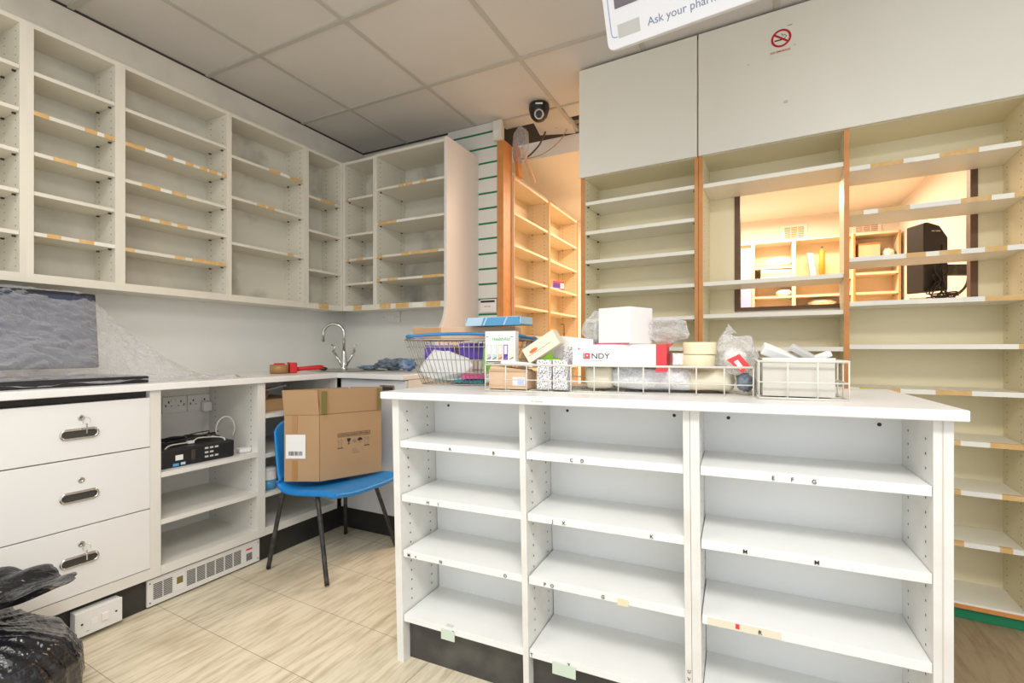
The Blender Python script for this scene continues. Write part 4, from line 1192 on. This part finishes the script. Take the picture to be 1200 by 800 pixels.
text('sign_text', 'NO SMOKING', .0125, mat('sign_red_text', (.55, .03, .03), .5), t, face_front(-.043, -.001, -.062), bold=.0003)
scribble('sign_print', (4,), .008, 'greyink', t, face_front(.024, -.001, .045))
# small marks on doors
for (x, z, lab) in ((.835, 2.365, 'small screw mark left of centre on the wide overhead door'), (.985, 2.155, 'square of old glue under the no smoking sign'), (1.02, 2.40, 'screw mark right of the no smoking sign')):
    o = MB().box(-.008 if 'square' in lab else -.004, .008 if 'square' in lab else .004, -.0006, 0, -.006 if 'square' in lab else -.003, .007 if 'square' in lab else .003).build('glue_mark', 'beigebox')
    o.location = RL(x, -.0204, z); o.rotation_euler = (0, 0, RA); tag(o, lab, 'mark')

# ------------------------------------------------------------------ dispensary furniture
t = None
for k, (y0_, w_) in enumerate(((2.985, .655), (3.64, .70))):
    lab = ('warm beech shelf unit nearest the doorway in the room beyond', 'farther beech shelf unit in the room beyond, holding the red box')[k]
    shelf_unit('tall_bookcase', lab, 'shelf unit', (-1.49, y0_, 0), R(90), w_, 0.0, 2.245, .19, .016, .016, [2.0, 1.78, 1.56, 1.36, 1.15, .9, .6, .3], m='beech', mb='beech', ts=.016,
               edge='wood', hstep=.03)
t = empty('medicine_box', 'small red and blue medicine box on the far beech shelf', 'box', (-1.545, 3.93, 1.5605), R(60))
bx('carton', 'whitebox', t, -.06, .06, -.035, .035, 0, .075, bevel=.001)
MB().box(-.061, .02, -.0358, -.0352, .015, .060, 0).box(-.061, .061, -.0358, -.0352, .060, .075, 1).box(-.061, .061, -.0358, -.0352, 0, .012, 1).build('front_print', ['purple', 'redprint'], t)
t = empty('lock_hasp', 'small dark metal hasp on the beech shelf side', 'hasp', (-1.545, 4.05, 1.16))
MB().tube([(0, 0, .0), (.03, .0, .0), (.03, 0, .11), (0, 0, .11)], .005, 6).build('hasp_bar', 'darkwood', t)
# rubble of wood and plastic on the bookcase top by the post
t = empty('timber_offcut', 'splintered brown timber offcut propped against the post top', 'timber', (-1.47, 3.06, 2.247))
MB().box(-.01, .012, -.05, .02, 0, .22).build('upright_piece', 'wood', t, rot=(0, R(-6), 0))
o = MB().box(-.012, .012, -.11, .17, -.008, .008).build('slanted_piece', 'darkwood', t, loc=(.03, .04, .12), rot=(R(-38), 0, 0)); o.data.materials[0] = M['cardpale']
tag(crumple('plastic_wrap', 'bagfilm', (-1.455, 3.04, 2.33), (.055, .05, .13), .38, 41, sub=5, freq=1.7), 'torn clear plastic wrap hanging under the ceiling by the post', 'plastic wrap')
# dangling cables
tag(MB().tube(smooth_path([(-1.33, 3.2, 2.62), (-1.36, 3.15, 2.50), (-1.42, 3.1, 2.41), (-1.46, 3.06, 2.38)], 6), .006, 8).build('cable', 'darkwood'), 'thick brown cable hanging out of the ceiling gap', 'cable')
tag(MB().tube(smooth_path([(-1.17, 3.2, 2.60), (-1.22, 3.17, 2.50), (-1.33, 3.12, 2.41), (-1.45, 3.06, 2.375)], 6), .003, 6).build('cable', 'card'), 'thin tan wire looping out of the ceiling gap', 'cable')
rb = random.Random(8); tg = MB()
for q in range(6):
    tg.tube(smooth_path([(-1.16 + rb.uniform(-.1, .14), 3.2 + rb.uniform(-.05, .05), 2.60 + rb.uniform(-.01, .02)) for _ in range(6)], 4), .0035, 5)
tag(tg.build('wire_tangle', 'card'), 'tangle of tan wires lying along the edge of the ceiling gap', 'wires')

# far shelves
FY = 5.70; FD = .24
specs = [(-.62, .60, 'far beech shelf unit behind the pale blue panel'), (-.02, .372, 'far beech shelf unit with stacked papers, seen through the hatch'),
         (.352, .50, 'far beech shelf unit with the orange bottle, seen through the hatch'), (.852, .37, 'far beech shelf unit nearest the black monitor')]
for k, (x0_, w_, lab) in enumerate(specs):
    shelf_unit('far_bookcase', lab, 'shelf unit', (x0_, FY, 0), 0, w_, 0, 2.17, FD, .016, .016, ([1.905, 1.76, 1.60, 1.36, 1.1, .8, .5], [1.905, 1.76, 1.60, 1.36, 1.1, .8, .5], [1.76, 1.60, 1.48, 1.1, .8, .5], [1.92, 1.79, 1.60, 1.36, 1.1, .8, .5])[k], m='beech', mb='beech', ts=.022, edge='beech' if k < 3 else 'wood', hstep=.2)
t = empty('tall_blue_panel', 'tall pale blue-grey flat cabinet seen at the left of the hatch', 'cabinet', (-.16, 5.40, 0))
bx('body', 'bluegrey', t, 0, .125, 0, .28, 0, 2.06, bevel=.002)
bx('door_edge', 'greyink', t, .1252, .127, 0, .002, 0, 2.06)
rb = random.Random(5)
def stack(x, y, z, w, d, hs, lab, cols):
    e = None
    for i, h in enumerate(hs):
        o = MB().box(-w / 2, w / 2, -d / 2, d / 2, 0, h).build('paper_stack', cols[i % len(cols)]); o.location = (x, y, z); o.rotation_euler = (0, 0, R(rb.uniform(-6, 6)))
        tag(o, lab[i], 'papers'); z += h + .0008
stack(.19, FY + .09, 1.7608, .28, .15, (.05, .035, .03), ('lowest bundle of papers on the middle far shelf', 'middle bundle of papers on the middle far shelf', 'top bundle of papers on the middle far shelf'), ('cream', 'cardpale', 'whitebox'))
c_ = crumple('paper_heap', 'whitebox', (.22, FY + .10, 1.906), (.12, .08, .05), .35, 51, sub=4, flat=.01); tag(c_, 'heap of loose white paper on the upper far shelf', 'papers')
c_ = crumple('paper_heap', 'whitebox', (.27, FY + .10, 1.601), (.08, .07, .035), .2, 52, sub=3, flat=.01); tag(c_, 'low white bundle on the third far shelf', 'papers')
c_ = crumple('paper_heap', 'cream', (.60, FY + .10, 1.481), (.12, .08, .035), .3, 53, sub=3, flat=.01); tag(c_, 'ragged cream bundle on the lower shelf right of the papers', 'papers')
t = empty('orange_bottle', 'tall slim orange bottle with a dark cap on a far shelf', 'bottle', (.60, FY + .05, 1.761))
MB().lathe([(0, 0), (.026, 0), (.026, .27), (.010, .29), (.008, .30)], 20, 0).build('bottle_body', mat('orange_plastic', (.80, .30, .03), .4), t)
MB().lathe([(.008, .30), (.009, .32), (0, .322)], 12, 0).build('cap', 'dark', t)
tag(MB().prism([(.04, 0), (.085, 0), (.055, .26), (.0, .27)], 0, .08, 'y').build('leaning_packet', 'greypaper', loc=(.47, FY + .05, 1.761), bevel=.004), 'pale upright packet left of the orange bottle', 'packet')
t = empty('square_carton', 'square tan carton on the top far shelf near the monitor', 'box', (.90, FY + .03, 1.9205)); bx('carton', 'cardpale', t, 0, .17, 0, .15, 0, .14, bevel=.002); bx('lid', 'tapebrown', t, -.005, .175, -.004, .154, .141, .155)
tag(crumple('paper_heap', 'whitebox', (1.14, FY + .10, 1.921), (.05, .07, .05), .3, 54, sub=3, flat=.01), 'white crumpled bag in the corner of the top far shelf', 'papers')
# wall vents
for (x, lab) in ((.37, 'white louvred wall vent above the papers shelf'), (1.0, 'white louvred wall vent nearest the black monitor')):
    t = empty('wall_vent', lab, 'vent', (x, DY1 - .001, 2.205))
    bx('vent_frame', 'whitebox', t, -.12, .12, -.010, 0, 0, .165, bevel=.003)
    vb = MB()
    for r_ in range(7):
        for c_ in range(3): vb.box(-.09 + c_ * .062, -.035 + c_ * .062, -.0115, -.0101, .026 + r_ * .017, .036 + r_ * .017)
    vb.build('louvre', 'card', t)
# black wall-mounted monitor box
t = empty('black_monitor', 'black monitor with cables hung on the wall beyond the hatch', 'monitor', (.83, 3.40, 1.365), R(25))
MB().prism([(0, 0), (.13, .01), (.13, .30), (.085, .365), (.02, .385), (0, .38)], 0, .125, 'y').build('casing', 'black', t, bevel=.006)
bx('bezel', 'blackmetal', t, .02, .128, .1251, .147, .01, .32, bevel=.003)
bx('side_ridge', 'blackmetal', t, .095, .1, -.006, -.001, .03, .26)
bx('wall_bracket', 'blackmetal', t, .1301, .37, .05, .09, .10, .16)
scribble('back_print', (2, 3), .014, 'greypaper', t, face_front(.04, -.0012, .33))
cbm = MB(); rb = random.Random(2)
for q in range(7):
    cbm.tube(smooth_path([(rb.uniform(.03, .12), -.02 + rb.uniform(-.008, .008), .14 - k * .05 + rb.uniform(-.02, .02)) for k in range(3)] + [(rb.uniform(-.03, .16), -.04 + rb.uniform(-.01, .01), rb.uniform(-.05, .0)) for _ in range(3)], 5), .0035, 6)
cbm.build('cable_loops', 'black', t)
tag(MB().tube(smooth_path([(1.235, 3.9, 2.44), (1.12, 3.72, 2.2), (1.09, 3.66, 1.7), (1.09, 3.64, 1.5), (1.06, 3.60, 1.40), (.99, 3.52, 1.345)], 8), .007, 8).build('cable', 'black'), 'black cable running down the wall beside the monitor', 'cable')
t = empty('desk_tray', 'orange wooden organiser under the black monitor', 'organiser', (.93, 4.20, 1.179)); bx('tray_box', 'wood', t, 0, .22, 0, .2, 0, .21, bevel=.002); bx('paper', 'paper', t, .02, .16, .02, .15, .212, .225)
tag(MB().box(.90, DX1 - .001, 3.9, 5.4, 1.14, 1.178).build('wall_counter', 'beech'), 'beech counter along the right wall of the room beyond', 'counter')

# ------------------------------------------------------------------ ceiling fittings
t = empty('dome_camera', 'black dome security camera under the ceiling near the doorway', 'security camera', (-1.215, 2.80, CZ - .004))
Tm = Matrix.Identity(4)
MB().lathe([(0, 0), (.062, 0), (.064, -.010), (.064, -.03), (.060, -.045), (.050, -.075), (.032, -.095), (.012, -.103), (0, -.104)], 32, 0).build('dome', 'black', t)
dvec = Vector((1.215, -2.80, -1.3)).normalized()
q = dvec.to_track_quat('Z', 'Y').to_matrix().to_4x4()
MB().lathe([(.030, 0), (.031, .012), (.022, .014), (.021, .010), (0, .010)], 24, 0, T=Matrix.Translation(Vector((0, 0, -.058)) + dvec * .040) @ q).build('lens_ring', 'steel', t)
MB().lathe([(.013, 0), (.013, .012), (.006, .016), (0, .016)], 20, 0, T=Matrix.Translation(Vector((0, 0, -.058)) + dvec * .041) @ q).build('lens', 'screen', t)
MB().box(-.022, .022, -.005, .005, 0, .002, T=Matrix.Translation(Vector((0, 0, -.020)) + Vector((dvec.x, dvec.y, 0)).normalized() * .0635) @ Vector((dvec.x, dvec.y, 0)).normalized().to_track_quat('Z', 'Y').to_matrix().to_4x4()).build('white_label', 'paper', t)

# hanging display screen, tilted down
dist = 1.70
k_ = (715 - 600) / 568
aw = math.atan(285 / 568)
fwd = Vector((-SIN(aw), COS(aw), 0)); rgt = Vector((COS(aw), SIN(aw), 0))
Pc = fwd * dist + rgt * (k_ * dist) + Vector((0, 0, 1.05 + 350 / 568 * dist))
e1 = (rgt * .834 - fwd * .552).normalized(); nh = (-rgt * .552 - fwd * .834).normalized()
tau = R(21.6); e2 = Vector((0, 0, 1)) * COS(tau) + nh * SIN(tau); e3 = e1.cross(e2)
t = empty('display_screen', 'white framed screen reading Ask your pharmacist, hung from the ceiling', 'display screen')
t.matrix_world = Matrix.Translation(Pc - e1 * .006 - e2 * .004) @ Matrix((e1, e2, e3)).transposed().to_4x4()
t.rotation_euler = t.matrix_world.to_euler()
WW, HH = .62, .42
pp = []
r_ = .022
for (cx_, cy_, a0) in ((WW - r_, HH - r_, 0), (r_, HH - r_, 90), (r_, r_, 180), (WW - r_, r_, 270)):
    for k in range(7): a = R(a0 + 15 * k); pp.append((cx_ + r_ * COS(a), cy_ + r_ * SIN(a)))
MB().prism(pp, -.035, 0, 'z').build('housing', mat('white_gloss_plastic', (.82, .83, .86), .25), t, bevel=.002)
bx('screen_glass', mat('grey_screen', (.16, .14, .15), .2), t, .040, WW - .040, .118, HH - .05, .0002, .0015)
text('frame_text', 'Ask your pharmacist', .034, mat('slate_blue_print', (.20, .24, .38), .5), t, Matrix.Translation((.144, .035, .0004)), sx=1.0)
bx('sensor_patch', 'greypaper', t, .042, .118, .030, .070, .0003, .001)
MB().tube([(.018, HH - .03, .0005), (.018, .055, .0005), (.020, .042, .0005), (.028, .036, .0005), (.038, .036, .0005)], .0011, 5).build('outline_print', mat('blue_line_print', (.12, .20, .50), .5), t)
br = MB().tube([(WW / 2, HH / 2, -.036), (WW / 2, HH / 2, -.09)], .02, 10)
br.build('mount_arm', 'white', t)
top_pt = (t.matrix_world.inverted() @ Vector(((t.matrix_world @ Vector((WW / 2, HH / 2, -.08))).x, (t.matrix_world @ Vector((WW / 2, HH / 2, -.08))).y, CZ)))
MB().tube([(WW / 2, HH / 2, -.08), tuple(top_pt)], .016, 10).build('mount_pole', 'white', t)
